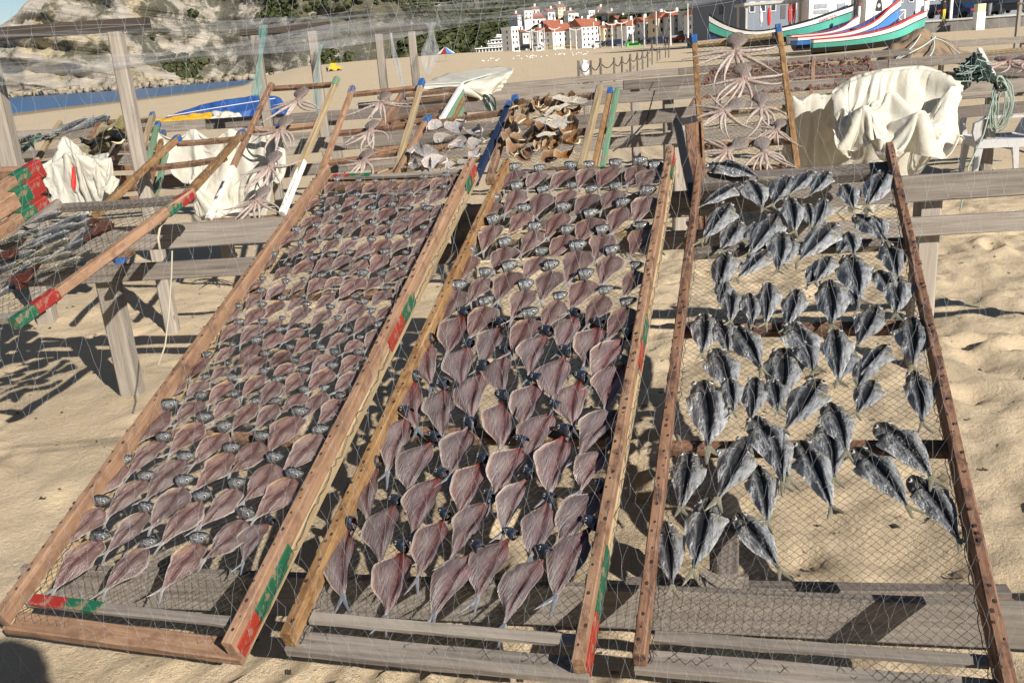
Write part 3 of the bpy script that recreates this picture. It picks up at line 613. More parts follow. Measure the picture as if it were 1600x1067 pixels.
# ================================================================== RIGHT: PROMENADE, HUTS, BOATS
M_CONC = plain('pale_concrete', (0.42, 0.41, 0.39), 0.9, var=0.15, scale=1.5); M_ASPH = plain('asphalt', (0.05, 0.05, 0.052), 0.9)
M_WHITE = plain('white_boards', (0.74, 0.74, 0.72), 0.6, var=0.06); M_SHADEW = plain('blue_grey_render', (0.30, 0.33, 0.38), 0.9)
M_BLACK = plain('black_paint', (0.012, 0.012, 0.014), 0.6)
pa = at(1360, 40, 80.5); pb = at(1800, 8, 77)
b = MB()
def slab(b, p0, p1, z0, z1, back):
    b.add([(p0.x, p0.y, z0), (p1.x, p1.y, z0), (p1.x + 8, p1.y + back, z0), (p0.x - 4, p0.y + back, z0), (p0.x, p0.y, z1), (p1.x, p1.y, z1), (p1.x + 8, p1.y + back, z1), (p0.x - 4, p0.y + back, z1)], [(0, 1, 5, 4), (1, 2, 6, 5), (2, 3, 7, 6), (3, 0, 4, 7), (4, 5, 6, 7)])
slab(b, pa, pb, -1.5, 1.50, 60); tag(link('promenade', b.mesh('promenade', plain('promenade_wall', (0.16, 0.15, 0.14), 0.95, var=0.3, scale=0.7))), kind='structure')
b = MB(); d_ = (pb - pa).normalized(); n_ = Vector((d_.y, -d_.x, 0)) * 0.12
slab(b, pa + n_, pb + n_, 1.46, 1.62, 0.55); tag(link('promenade_kerb', b.mesh('promenade_kerb', M_CONC)), kind='structure')
b = MB(); slab(b, pa + Vector((0, 3.5, 0)), pb + Vector((0, 3.5, 0)), 1.40, 1.51, 45); tag(link('road', b.mesh('road', M_ASPH)), kind='structure')
def prism(name, label, cat, px, py, D, wpx, hpx, mat, dep=0.4, yaw=0.0, parts=True):
    p = at(px, py, D); w = wpx * D / FPX; h = hpx * D / FPX
    rt = thing(name, label, cat, mat=Matrix.Translation(p) @ Matrix.Rotation(yaw, 4, 'Z')); return rt, w, h
def planks(rt, w, h, n, mat, y=0.0, dep=0.06, name='plank', z0=0.0):
    b = MB(); b.box((0, 0, 0), (w / n / 2 * 0.94, dep / 2, h / 2)); me = b.mesh(name, mat)
    for i in range(n): link(name, me, rt, Matrix.Translation((-w / 2 + (i + 0.5) * w / n, y + rnd.uniform(-.008, .008), z0 + h / 2)))
# white planked hut left of the emblem hut
rt, w, h = prism('white_beach_hut', 'white planked beach hut behind the boat lettered at its bow', 'hut', 1298, 36, 82, 70, 62, M_WHITE)
planks(rt, w, h, 14, M_WHITE); b = MB(); b.box((0, 1.6, h / 2), (w / 2, 1.5, h / 2)); link('wall', b.mesh('wall', M_WHITE), rt)
b = MB(); b.box((0, 0.9, h + 0.08), (w / 2 + .25, 1.9, 0.08)); link('roof', b.mesh('roof', M_GREY), rt)
for (x, z, ww, hh) in ((-1.0, 1.5, 0.6, 0.18), (-0.9, 1.0, 0.7, 0.16), (0.9, 1.2, 0.35, 0.4)):
    b = MB(); b.box((x, -0.06, z), (ww, 0.03, hh)); link('shutter', b.mesh('shutter', M_SHADEW), rt)
rt, w, h = prism('emblem_hut', 'white beach hut with black emblem panel and crossed railing', 'hut', 1371, 42, 81, 40, 70, M_WHITE)
planks(rt, w, h, 9, M_WHITE); b = MB(); b.box((0, 1.3, h / 2), (w / 2, 1.2, h / 2)); link('wall', b.mesh('wall', M_WHITE), rt)
b = MB(); b.box((0, 0.9, h + 0.08), (w / 2 + .2, 1.7, 0.08)); link('roof', b.mesh('roof', M_GREY), rt)
pn = MB(); pn.box((0, -0.06, 1.8), (0.42, 0.03, 0.95)); pan = link('sign_panel', pn.mesh('sign_panel', M_WHITE), rt)
b = MB()       # the emblem: crest on top, bell-shaped figure, round head
for k in range(4): b.add([(-.24 + k * .16 - .07, -.1, 2.45), (-.24 + k * .16 + .07, -.1, 2.45), (-.24 + k * .16 + .05, -.1, 2.66), (-.24 + k * .16 - .05, -.1, 2.66)], [(0, 1, 2, 3)])
b.add([(-.10, -.1, 2.35), (.10, -.1, 2.35), (.22, -.1, 2.05), (.34, -.1, 1.45), (.28, -.1, 1.30), (-.28, -.1, 1.30), (-.34, -.1, 1.45), (-.22, -.1, 2.05)], [tuple(range(8))])
link('emblem', b.mesh('emblem', M_BLACK), pan)
b = MB(); n = 14; b.add([(.13 * math.cos(i / n * 6.283), -.104, 1.78 + .17 * math.sin(i / n * 6.283)) for i in range(n)], [tuple(range(n))]); link('emblem_face', b.mesh('emblem_face', M_WHITE), pan)
def railing(px0, px1, y0, y1, D, label, n=2):
    a = at(px0, y0, D); c = at(px1, y1, D); rt = thing('crossed_railing', label, 'railing', a); v = c - a; h = 1.15
    for i in range(n + 1):
        q = v * (i / n); b = MB(); b.box((q.x, q.y, q.z + h / 2), (.05, .05, h / 2)); link('post', b.mesh('post', M_WHITE), rt)
    b = MB(); b.tube([(0, 0, h), v + Vector((0, 0, h))], 0.045, 5); link('handrail', b.mesh('handrail', M_WHITE), rt)
    for i in range(n):
        for (z0, z1) in ((.1, h - .1), (h - .1, .1)):
            b = MB(); b.tube([v * (i / n) + Vector((0, 0, z0)), v * ((i + 1) / n) + Vector((0, 0, z1))], 0.03, 5); link('cross_bar', b.mesh('cross_bar', M_WHITE), rt)
railing(1355, 1375, 44, 42, 78, 'white crossed railing in front of the emblem panel', 1); railing(1375, 1413, 42, 38, 78, 'white crossed railing right of the emblem panel behind the blue prow', 2)
# open shelter with hanging red clothes
a = at(1166, 42, 84); c = at(1250, 36, 84); rt = thing('open_shelter', 'open shelter with flat grey roof behind the long crescent boat', 'shelter', a); v = c - a
for (s_, d_) in ((0, 0), (1, 0), (0, 3), (1, 3)):
    q = v * s_ + Vector((0, d_, 0)); b = MB(); b.box((q.x, q.y, q.z + .9), (.09, .09, 1.1)); link('post', b.mesh('post', M_CONC), rt)
b = MB(); b.box((v.x / 2, 1.5, 1.95 + v.z / 2), (v.x / 2 + .3, 1.9, .12)); link('roof', b.mesh('roof', M_CONC), rt)
M_REDCL = plain('red_cloth', (0.55, 0.02, 0.015), 0.8); M_WHCL = plain('white_cloth', (0.75, 0.74, 0.72), 0.8)
def hanging(px, py, D, hpx, wpx, mat, label, name='hanging_garment', cat='garment'):
    p = at(px, py, D); h = hpx * D / FPX; w = wpx * D / FPX; b = MB(); P = []
    for i in range(9):
        t = i / 8; P.append([(w / 2 * (0.45 + 0.55 * math.sin(0.4 + 2.4 * t)) * math.cos(j / 8 * 6.283), 0.4 * w * math.sin(j / 8 * 6.283) * (1 + .3 * math.sin(3 * j)), -h * t) for j in range(8)])
    b.grid(P, closeu=True); o = link(name, b.mesh(name, mat, True)); o.location = p; tag(o, label, cat)
hanging(1202, 13, 83, 26, 6, M_REDCL, 'red garment hanging left under the shelter roof'); hanging(1234, 8, 83, 26, 5, M_REDCL, 'narrow red garment hanging right under the shelter roof'); hanging(1241, 7, 83, 30, 6, M_REDCL, 'red garment hanging furthest right under the shelter roof')
p = at(1189, 42, 82); rt = thing('closed_parasol', 'closed white parasol standing under the shelter', 'parasol', p)
b = MB(); b.tube([(0, 0, 0), (0, 0, 1.5)], .03, 6); link('pole', b.mesh('pole', M_POLE), rt)
b = MB(); b.tube([(0, 0, .25), (0, 0, .6), (0, 0, 1.2), (0, 0, 1.6)], [.1, .17, .11, .02], 8); link('canopy', b.mesh('canopy', M_WHCL, True), rt)
# large facades behind the promenade, shade put into their dark wall colour
for (px, py, D, w, h, st_, by, lb) in [(1215, 30, 112, 130, 110, 3, 6, 'long building with shade toned walls behind the open shelter'), (1170, 40, 130, 26, 90, 3, 2, 'street front with shade toned walls left of the long building'), (1430, 20, 128, 180, 130, 3, 8, 'shade toned building behind the parked cars at top right'), (1610, 8, 126, 150, 130, 3, 7, 'shade toned building at the top right corner of the view')]:
    building(px, py, D, w, h, 'shade_tone', 'flat', lb, yaw=38, storeys=st_, bays=by, name='promenade_building', dep=10)
car(at(1504, 29, 90) , R(100), 1, 'navy car with red tail lamps parked behind the white pillar'); car(at(1583, 22, 92), R(165), 0, 'black car parked at right end of the promenade'); car(at(1552, 23, 97), R(95), 0, 'black car parked between the pillar and the wooden post'); car(at(1455, 30, 98), R(100), 0, 'black car behind the standing person')
# white pillar, information board, litter bin, tall post
rt, w, h = prism('concrete_pillar', 'pale concrete pillar standing against the promenade wall', 'pillar', 1528, 49, 77.4, 13, 40, M_CONC)
b = MB(); b.box((0, 0, h * .35), (w / 2, w / 2, h * .35)); link('shaft', b.mesh('shaft', M_WHITE), rt); b = MB(); b.box((0, 0, h * .85), (w / 2 * .96, w / 2 * .96, h * .149)); link('cap', b.mesh('cap', WALLS['cream']), rt)
rt, w, h = prism('information_board', 'white information board with round faded print beside the bow', 'board', 1440, 25, 81, 21, 40, M_WHITE)
b = MB(); b.box((0, 0, h * .55), (w / 2, .05, h * .45)); bd = link('panel', b.mesh('panel', M_WHITE), rt)
b = MB(); n = 18; b.add([(w * .3 * math.cos(i / n * 6.283), -.056, h * .48 + w * .3 * math.sin(i / n * 6.283)) for i in range(n)], [tuple(range(n))]); link('print', b.mesh('print', plain('faded_pink_print', (0.6, 0.55, 0.6), .7)), bd)
for s_ in (-.4, .4): b = MB(); b.box((s_ * w, 0, h * .05), (.04, .04, h * .06)); link('leg', b.mesh('leg', M_POLE), rt)
rt, w, h = prism('litter_bin', 'grey litter bin on the promenade right of the pillar', 'bin', 1545, 24, 80, 7, 17, M_CONC)
b = MB(); b.tube([(0, 0, 0), (0, 0, h * .5), (0, 0, h)], [w * .35, w * .45, w * .5], 10); link('bin_body', b.mesh('bin_body', plain('grey_plastic', (.2, .2, .21), .6)), rt); b = MB(); b.tube([(0, 0, h), (0, 0, h * 1.05)], w * .55, 10); link('rim', b.mesh('rim', M_BLACK), rt)
rt, w, h = prism('slim_white_post', 'slim white post on the kerb right of the standing person', 'post', 1485, 31, 79, 4, 50, M_WHITE)
b = MB(); b.box((0, 0, h / 2), (.1, .1, h / 2)); link('shaft', b.mesh('shaft', M_WHITE), rt)
b = MB(); b.box((0, 0, .04), (.2, .2, .04)); link('foot_plate', b.mesh('foot_plate', M_CONC), rt)

def person(name, label, px, py, D, coat, legs, yaw=0.0, hpx=30, skin=(0.45, 0.27, 0.19)):
    p = at(px, py, D); k = hpx * D / FPX / 1.72
    me = bpy.data.meshes.new('body'); ob = bpy.data.objects.new('body', me)
    V = [(0, 0, .95), (0, 0, 1.2), (0, 0, 1.42), (0, -.02, 1.52), (0, -.02, 1.63), (.18, 0, 1.40), (.25, -.02, 1.12), (.24, -.10, .90), (-.18, 0, 1.40), (-.25, -.02, 1.12), (-.22, -.14, .92), (.10, 0, .9), (.11, -.02, .5), (.11, .02, .09), (.12, -.13, .04), (-.10, 0, .9), (-.12, -.04, .5), (-.12, .0, .09), (-.13, -.15, .04)]
    Eg = [(0, 1), (1, 2), (2, 3), (3, 4), (2, 5), (5, 6), (6, 7), (2, 8), (8, 9), (9, 10), (0, 11), (11, 12), (12, 13), (13, 14), (0, 15), (15, 16), (16, 17), (17, 18)]
    rad = [.16, .16, .15, .06, .105, .075, .055, .045, .075, .055, .045, .10, .075, .05, .045, .10, .075, .05, .045]
    me.from_pydata(V, Eg, []); COL.objects.link(ob); md = ob.modifiers.new('skin', 'SKIN')
    for i, sv in enumerate(me.skin_vertices[0].data): sv.radius = (rad[i], rad[i] * (.75 if i in (0, 1, 2) else 1)); sv.use_root = (i == 0)
    ob.modifiers.new('sub', 'SUBSURF').levels = 1
    dg = bpy.context.evaluated_depsgraph_get(); m2 = bpy.data.meshes.new_from_object(ob.evaluated_get(dg)); bpy.data.objects.remove(ob)
    mm = Mt('skin_and_clothes_' + name, .8); sx = mm.n('ShaderNodeSeparateXYZ'); mm.put(sx.inputs[0], mm.n('ShaderNodeTexCoord').outputs['Object'])
    mm.col(mm.ramp(mm.math('MULTIPLY', sx.outputs[2], .5), [(0.0, (.02, .02, .02)), (.04, legs), (.46, coat), (.765, skin)], 'CONSTANT'))
    m2.materials.clear(); m2.materials.append(mm.m); m2.polygons.foreach_set('use_smooth', [True] * len(m2.polygons))
    rt = thing('person', label, 'person', mat=Matrix.Translation(p) @ Matrix.Rotation(yaw, 4, 'Z') @ Matrix.Scale(k, 4)); link('body', m2, rt)
    b = MB(); b.tube([(0, .02, 1.62), (0, .03, 1.70), (0, .03, 1.755), (0, .03, 1.77)], [.108, .108, .07, .01], 8); link('hair', b.mesh('hair', plain('dark_hair_' + label[:6], (.05, .035, .02), .7), True), rt)
    return rt
person('person', 'person in dark coat and yellow trousers walking on the promenade', 1474, 32, 80, (.015, .015, .02), (.62, .50, .05), R(30))

# ---- painted wooden boats
def boat(label, px0, py0, D0, px1, py1, D1, beam, h0, h1, bands, stern_up=0.0, tip=None, inner=(0.02, 0.05, 0.18), name='painted_boat', rise=3.2, text=None, keel=0.1):
    a = at(px0, py0, D0); c = at(px1, py1, D1); c.z = a.z; x, y, z = axes(c - a); L = (c - a).length
    rt = thing(name, label, 'boat', mat=frame(a, x, y, z), group='wooden boats drawn up on the sand')
    N = 26
    def st(t):
        bw = beam / 2 * (1 - abs(2 * t - 0.85) ** 2.4 * (0.95 if t > .42 else 0.42 + .55 * min(1, stern_up * 2))); bw = max(bw, 0.03)
        if t > 0.97: bw = 0.03
        sh = h0 + (h1 - h0) * t ** rise + stern_up * max(0, 1 - t / .45) ** 2.2 * h1; kz = keel + max(0, t - .72) ** 2 * h1 * 5.0 * .55 + (max(0, .25 - t) ** 2 * 10 * stern_up)
        return bw, sh, min(kz, sh - 0.2)
    fr = [0.0, 0.3, 0.56, 0.79, 0.82, 0.94, 1.0]        # girth stations, keel to gunwale
    names = ['bottom', 'lower_strake', 'side_strake', 'dark_line', 'white_strake', 'gunwale_strake']
    for k in range(6):
        b = MB()
        for sd in (-1, 1):
            P = []
            for i in range(N + 1):
                t = i / N; bw, sh, kz = st(t); row = []
                for f in (fr[k], fr[k + 1]):
                    yy = bw * (math.sin(min(f, 1) * 1.35) / math.sin(1.35)) ** 0.75 if f > 0 else 0.0; row.append((t * L + (0.12 * L * 0.35 * max(0, t - .9) * 10 * f if t > .9 else 0), sd * yy, kz + (sh - kz) * f ** 1.5))
                P.append(row if sd < 0 else row[::-1])
            b.grid(P)
        bw, sh, kz = st(0); r0 = []
        for f in (fr[k], fr[k + 1]): r0.append((bw * (math.sin(f * 1.35) / math.sin(1.35)) ** 0.75 if f > 0 else 0.0, kz + (sh - kz) * f ** 1.5))
        b.add([(0, -r0[0][0], r0[0][1]), (0, r0[0][0], r0[0][1]), (0, r0[1][0], r0[1][1]), (0, -r0[1][0], r0[1][1])], [(0, 1, 2, 3)])
        link(names[k], b.mesh(names[k], bands[k], True), rt)
    b = MB(); P = []
    for i in range(N + 1):
        t = i / N; bw, sh, kz = st(t); zf = max(kz + .12, min(sh - .28, h0 * .5)); P.append([(t * L, -bw * .93, sh - .02), (t * L, -bw * .6, zf), (t * L, bw * .6, zf), (t * L, bw * .93, sh - .02)])
    b.grid(P); link('inner_planking', b.mesh('inner_planking', plain('boat_inside', inner, .6)), rt)
    for t in (.22, .42, .62):
        bw, sh, kz = st(t); b = MB(); b.box((t * L, 0, sh - .12), (.13, bw * .88, .025)); link('thwart', b.mesh('thwart', plain('thwart_paint', (.10, .2, .5), .5)), rt)
    if tip is not None:
        bw, sh, kz = st(1.0); b = MB(); b.box((L + .02 * L, 0, sh + .16), (.07, .07, .3)); po = link('stem_post', b.mesh('stem_post', M_WPAINT), rt)
        b = MB(); b.box((L + .02 * L, 0, sh + .55), (.085, .085, .10)); link('red_cap', b.mesh('red_cap', tip), po)
    if text:
        cu = bpy.data.curves.new('lettering', 'FONT'); cu.body = text; cu.size = .34; cu.extrude = .004; ob = bpy.data.objects.new('lettering', cu); COL.objects.link(ob)
        dg = bpy.context.evaluated_depsgraph_get(); m2 = bpy.data.meshes.new_from_object(ob.evaluated_get(dg)); bpy.data.objects.remove(ob); m2.materials.clear(); m2.materials.append(M_RED)
        t0, t1 = .80, .945; p0 = []
        for t in (t0, t1):
            bw, sh, kz = st(t); f = .79; yy = bw * (math.sin(f * 1.35) / math.sin(1.35)) ** .75; p0.append(Vector((t * L + (0.42 * L * max(0, t - .9) * f if t > .9 else 0), -yy - .03, kz + (sh - kz) * f ** 1.5)))
        ex = (p0[1] - p0[0]).normalized(); ny = Vector((0, -1, .25)); ny = (ny - ex * ny.dot(ex)).normalized(); ey = ny.cross(ex)
        link('lettering', m2, rt, frame(p0[0] + ny * .05, ex, ey, ny))
    return rt
def bp(name, c): return plain('boat_' + name, c, .4, var=.08, scale=3)
bk, tl, wh, rd, bl = bp('black', (.012, .012, .014)), bp('teal', (.09, .42, .34)), bp('white', (.78, .78, .76)), bp('red', (.45, .03, .02)), bp('blue', (.05, .20, .55))
boat('long crescent boat with black bottom, teal side and lettered white strake', 1108, 80, 62, 1322, 66, 60, 2.1, .98, 2.35, [bk, bk, tl, bk, wh, bk], stern_up=.62, text='MIMOSA', rise=2.6)
boat('boat with red bow behind the blue prowed boat', 1232, 74, 58.5, 1338, 68, 58.5, 1.6, .75, 1.75, [bk, wh, wh, wh, wh, M_ORED], tip=M_ORED, rise=4)
boat('blue boat with tall curved blue prow and white strake', 1240, 83, 56.8, 1398, 73, 57.5, 1.7, .95, 2.9, [bk, bk, bl, bk, wh, rd], rise=3.6)
boat('nearest boat, teal side, white strake and red gunwale', 1268, 88, 55, 1438, 77, 54, 1.75, 1.0, 2.25, [bk, bk, tl, bk, wh, rd], tip=M_ORED, rise=3.0)
# small boat under a brown tarpaulin
mbt = Mt('brown_tarpaulin', .8); mbt.col(mbt.mix(mbt.ramp(mbt.noise(mbt.obj(), 3, 3), [(.5, 0.), (.62, .6)]), (.22, .15, .09), (.03, .035, .045))); mbt.bump(mbt.noise(mbt.obj(), 9, 4), .6, .02)
M_ROPE = plain('pale_green_rope', (.42, .50, .46), .8)
# ---- beach: rope fence, people, parasol, buggy
rt = thing('beach_rope_fence', 'row of wooden posts with sagging rope across the beach', 'fence', onz(905, 137))
o_ = rt.location.copy(); prev = None
for i, (x, y0, y1) in enumerate([(905, 97, 139), (924, 97, 138), (939, 93, 130), (960, 92, 127), (972, 90, 120), (985, 86, 117), (996, 84, 113), (1004, 82, 108), (1012, 80, 105), (1019, 65, 101), (1027, 76, 96), (1031, 75, 94), (1040, 63, 91), (1045, 63, 91)]):
    g = onz(x, y1, .05); D = (g - CAM).dot(_f); h = (y1 - y0) * D / FPX; q = g - o_
    b = MB(); b.tube([q + Vector((0, 0, -.3)), q + Vector((.02, 0, h))], .045 * (1 + .25 * rnd.random()), 6); link('post', b.mesh('post', M_GREYD), rt)
    top = q + Vector((0, 0, h * .86))
    if prev is not None:
        b = MB(); b.tube([prev.lerp(top, s_ / 6) - Vector((0, 0, .28 * (1 - (2 * s_ / 6 - 1) ** 2))) for s_ in range(7)], .022, 4); link('rope', b.mesh('rope', M_BLACK), rt)
    prev = top
rt = thing('white_bin_bag', 'white bin bag tied on the nearest rope fence post', 'bag', onz(905, 137) + Vector((.25, -.1, .75)))
b = MB(); b.tube([(0, 0, -.35), (0, 0, -.2), (0, 0, .1), (0, 0, .24), (.03, 0, .32)], [.03, .17, .19, .09, .13], 9); link('bag', b.mesh('bag', M_WHCL, True), rt); b = MB(); b.tube([(0, 0, .2), (0, 0, .23)], .1, 9); link('tie', b.mesh('tie', M_BLUE), rt)
rt = thing('beach_parasol', 'red and blue beach parasol far out on the sand', 'parasol', at(697, 92, 150)); b = MB(); b.tube([(0, 0, 0), (0, 0, 1.7)], .04, 5); link('pole', b.mesh('pole', M_POLE), rt)
cm = [M_RED, bl, M_WHCL]
for i in range(9):
    b = MB(); a0, a1 = i / 9 * 6.283, (i + 1) / 9 * 6.283; b.add([(0, 0, 1.9), (1.6 * math.cos(a0), 1.6 * math.sin(a0), .8), (1.6 * math.cos(a1), 1.6 * math.sin(a1), .8)], [(0, 1, 2)]); link('canopy_panel', b.mesh('canopy_panel', cm[i % 3]), rt)
rt = thing('beach_buggy', 'small yellow buggy at the water edge below the cliff', 'buggy', at(525, 115, 140)); b = MB(); b.box((0, 0, .75), (.9, .6, .3)); b.box((-.2, 0, 1.3), (.45, .5, .25)); link('body', b.mesh('body', M_YEL), rt)
for (x, y) in ((-.6, -.6), (.6, -.6), (-.6, .6), (.6, .6)): b = MB(); b.tube([(x, y - .12, .35), (x, y + .12, .35)], .35, 10); link('wheel', b.mesh('wheel', M_TYRE), rt)
person('person', 'dark dressed person standing left of the yellow buggy', 512, 116, 140, (.03, .03, .05), (.03, .03, .05), 0, 11)
person('person', 'dark dressed person walking beside the buggy nearest the water', 517, 116.5, 141, (.06, .03, .03), (.02, .02, .05), 1, 10)
# birds resting on the sand are too small and too many to count
V = []; Q = []
for _ in range(45):
    p = at(rnd.uniform(735, 925), rnd.uniform(90, 95), rnd.uniform(120, 150)); p.z = float(ground_far(np.array(p.x), np.array(p.y))) + .12; k = len(V)
    for q in cube * [.10, .06, .07]: V.append(np.array(p) + q * (1 if rnd.random() > .3 else .7))
    Q += [tuple(i + k for i in f) for f in cf]
tag(link('resting_gulls', fast_mesh('resting_gulls', np.array(V), np.array(Q), M_WHCL, False)), 'flock of white gulls resting far out on the sand', 'gulls', kind='stuff')
# ================================================================== TRESTLES AND POSTS
def trestle(label, p0, p1, boards, posts, back=0.06, mats=(M_GREY,), ext=0.0):
    """boards: (z offset of centre, height, thickness); posts: fractions along the run"""
    p0 = Vector(p0); p1 = Vector(p1); rt = thing('drying_trestle', label, 'trestle', (p0.x, p0.y, 0)); o = Vector((p0.x, p0.y, 0)); d = (p1 - p0)
    nrm = Vector((-d.y, d.x, 0)).normalized()
    for i, (dz, hh, th) in enumerate(boards):
        n = max(1, round(d.length / 3.6))
        for k in range(n):
            a = p0 + d * (k / n) + Vector((0, 0, dz)); c = p0 + d * ((k + 1) / n) + Vector((0, 0, dz)); g = (c - a).normalized() * 0.003
            board('rail', a + g - o, c - g - o, th, hh, mats[(i + k) % len(mats)], rt, segs=10, wob=.004)
    for t in posts:
        q = p0 + d * t + nrm * (back + .035); top = q.z + boards[0][0] + boards[0][1] * .35
        board('post', Vector((q.x, q.y, -.35)) - o, Vector((q.x, q.y, top)) - o, .11, .10, M_POST, rt, up=nrm, segs=6)
    return rt
UPL = at(300, 366, 4.6); UPR = at(1500, 291, 4.25); ud = (UPR - UPL)
trestle('near upper trestle of grey boards carrying the tops of the three large racks', UPL - ud * .72, UPR + ud * .45, [(0, .125, .034), (-.18, .092, .034)], [(.72 * ud.length - .55) / (2.17 * ud.length), .50, .78], mats=(M_GREY,))
LOL = onz(60, 912, .125); LOR = onz(1590, 975, .135); ld = LOR - LOL
trestle('near lower trestle of grey boards under the feet of the large racks', LOL - ld * .015, LOR + ld * .2, [(0, .135, .034)], [.13, .62, .93], mats=(M_GREY,))
def row(label, a, b, boards, mats=(M_GREY, M_GREYD), posts=(.1, .35, .62, .88)):
    return trestle(label, at(*a), at(*b), boards, posts, mats=mats)
row('second row trestle running behind the large racks', (-160, 283, 7.5), (1800, 116, 8.3), [(0, .125, .04), (-.2, .10, .04)], posts=(.05, .23, .42, .60, .8))
row('third row trestle of thin grey rails', (-160, 225, 9.8), (1800, 100, 9.6), [(0, .11, .05), (-.2, .09, .04)])
row('fourth row trestle behind the octopus rack with seven octopuses', (560, 168, 11.2), (1800, 67, 11.2), [(0, .115, .05)])
row('fifth row trestle out on the open sand', (700, 143, 16), (1420, 81, 16), [(0, .12, .05), (-.3, .10, .05)], posts=(.03, .3, .6, .9))
row('farthest trestle before the promenade at right', (1440, 72, 22), (1800, 50, 22), [(0, .16, .05)], posts=(.1, .45, .8))
# T-frames that carry the nets
def tframe(label, posts, beam, D, hb=.075):
    q0 = at(posts[0][0], posts[0][1], D); o = Vector((q0.x, q0.y, 0)); rt = thing('net_gantry', label, 'gantry', o, group='post frames that carry the nets')
    a = at(beam[0], beam[1], D); c = at(beam[2], beam[3], D); c.z = a.z = (a.z + c.z) / 2
    board('beam', a - o, c - o, .12, hb, M_BEAM, rt, segs=8)
    for (px, py) in posts:
        p = at(px, py, D); board('post', Vector((p.x, p.y, -.3)) - o, Vector((p.x, p.y, a.z - hb / 2)) - o, .085, .085, M_POST, rt, up=(0, 1, 0), segs=6)
tframe('tall post under a long dark beam at left edge', [(186, 80)], (-160, 62, 231, 41), 5.7)
tframe('pair of posts under a short dark beam, netting on the left post', [(402, 80), (491, 80)], (377, 49, 514, 43), 8.4)
tframe('farthest pair of posts under a short dark beam', [(594, 80), (646, 80)], (577, 48, 668, 44), 9.8)
p = at(4, 200, 6.3); rt = thing('net_gantry', 'thick post standing at the left edge of the view', 'gantry', (p.x, p.y, 0), group='post frames that carry the nets'); board('post', (0, 0, -.3), (0, 0, 2.1), .125, .125, M_POST, rt, up=(0, 1, 0)); board('brace', (0, .07, 1.0), (-.8, .07, 2.0), .04, .07, M_GREYD, rt, up=(0, 1, 0))
# stray upright behind, by the tarpaulin bench
p = onz(1590, 100, .3); rt = thing('wooden_stake', 'slim wooden stake standing near the right edge before the promenade', 'stake', at(1587, 68, 24)); board('shaft', (0, 0, -1), (.02, 0, 1.5), .09, .09, M_POST, rt, up=(0, 1, 0)); board('cross_peg', (-.1, -.06, 1.0), (.1, -.06, 1.0), .03, .03, M_GREYD, rt)

# ================================================================== RACKS
def netmesh(name, C4, cell, rad, mat, sag=0.01, jit=0.12, seed=1, aspect=1.0):
    """diamond netting over the quad C4 = BL, BR, TR, TL (local points): thin three-sided threads"""
    BL, BR, TR, TL = [np.array(p, float) for p in C4]; Wd = (np.linalg.norm(BR - BL) + np.linalg.norm(TR - TL)) / 2; Ln = (np.linalg.norm(TL - BL) + np.linalg.norm(TR - BR)) / 2
    nu = max(2, int(Wd / cell)); nv = max(2, int(Ln / (cell * aspect) * 2)); rs_ = np.random.RandomState(seed)
    J, I = np.meshgrid(np.arange(nv + 1), np.arange(nu + 1), indexing='ij'); u = (I + 0.5 * (J % 2)) / (nu + .5); v = J / nv
    u = u + rs_.normal(0, jit * .3, u.shape) / nu; v = v + rs_.normal(0, jit * .3, v.shape) / nv; u = np.clip(u, 0, 1); v = np.clip(v, 0, 1)
    n = np.cross(BR - BL, TL - BL); n /= np.linalg.norm(n)
    P = ((1 - u) * (1 - v))[..., None] * BL + (u * (1 - v))[..., None] * BR + (u * v)[..., None] * TR + ((1 - u) * v)[..., None] * TL
    P = P - (sag * (np.sin(np.pi * u) * (.6 + .4 * np.sin(v * 9))))[..., None] * n + (.0025 * rs_.normal(size=u.shape))[..., None] * n
    segs = []
    for j in range(nv):
        i = np.arange(nu + 1)
        segs.append((P[j], P[j + 1]))                                     # same column
        if j % 2 == 0: segs.append((P[j, 1:], P[j + 1, :-1]))
        else: segs.append((P[j, :-1], P[j + 1, 1:]))
    A = np.concatenate([s[0] for s in segs]); B = np.concatenate([s[1] for s in segs])
    return fast_mesh(name, *threads(A, B, rad), mat, smooth=True)
def threads(A, B, rad):
    d = B - A; L = np.linalg.norm(d, axis=1, keepdims=True); L[L < 1e-9] = 1; d = d / L; ref = np.where(np.abs(d[:, 2:3]) > .9, np.array([[1., 0, 0]]), np.array([[0, 0, 1.]])); y = np.cross(d, ref); y /= np.linalg.norm(y, axis=1, keepdims=True); z = np.cross(d, y)
    r_ = rad if np.ndim(rad) else np.full((len(A), 1), rad); V = []
    for k in range(3):
        a = 2.0944 * k; o = (y * math.cos(a) + z * math.sin(a)) * r_; V += [A + o, B + o]
    n = len(A); V = np.stack(V, 1).reshape(-1, 3); base = np.arange(n)[:, None] * 6
    Q = np.concatenate([base + np.array([[0, 2, 3, 1]]), base + np.array([[2, 4, 5, 3]]), base + np.array([[4, 0, 1, 5]])]); return V, Q

def fringe(parent, p0, p1, mat, n=60, seed=0):
    """loops of net lashed along a rail"""
    r_ = random.Random(seed); b = MB(); p0 = Vector(p0); p1 = Vector(p1); pts = []
    for i in range(n + 1):
        q = p0.lerp(p1, i / n); pts.append(q + Vector((r_.uniform(-.006, .006), 0, r_.uniform(-.012, .006))))
    b.tube(pts, .0013, 3, cap=False)
    o = link('net_lashing', b.mesh('net_lashing', mat), parent); return o

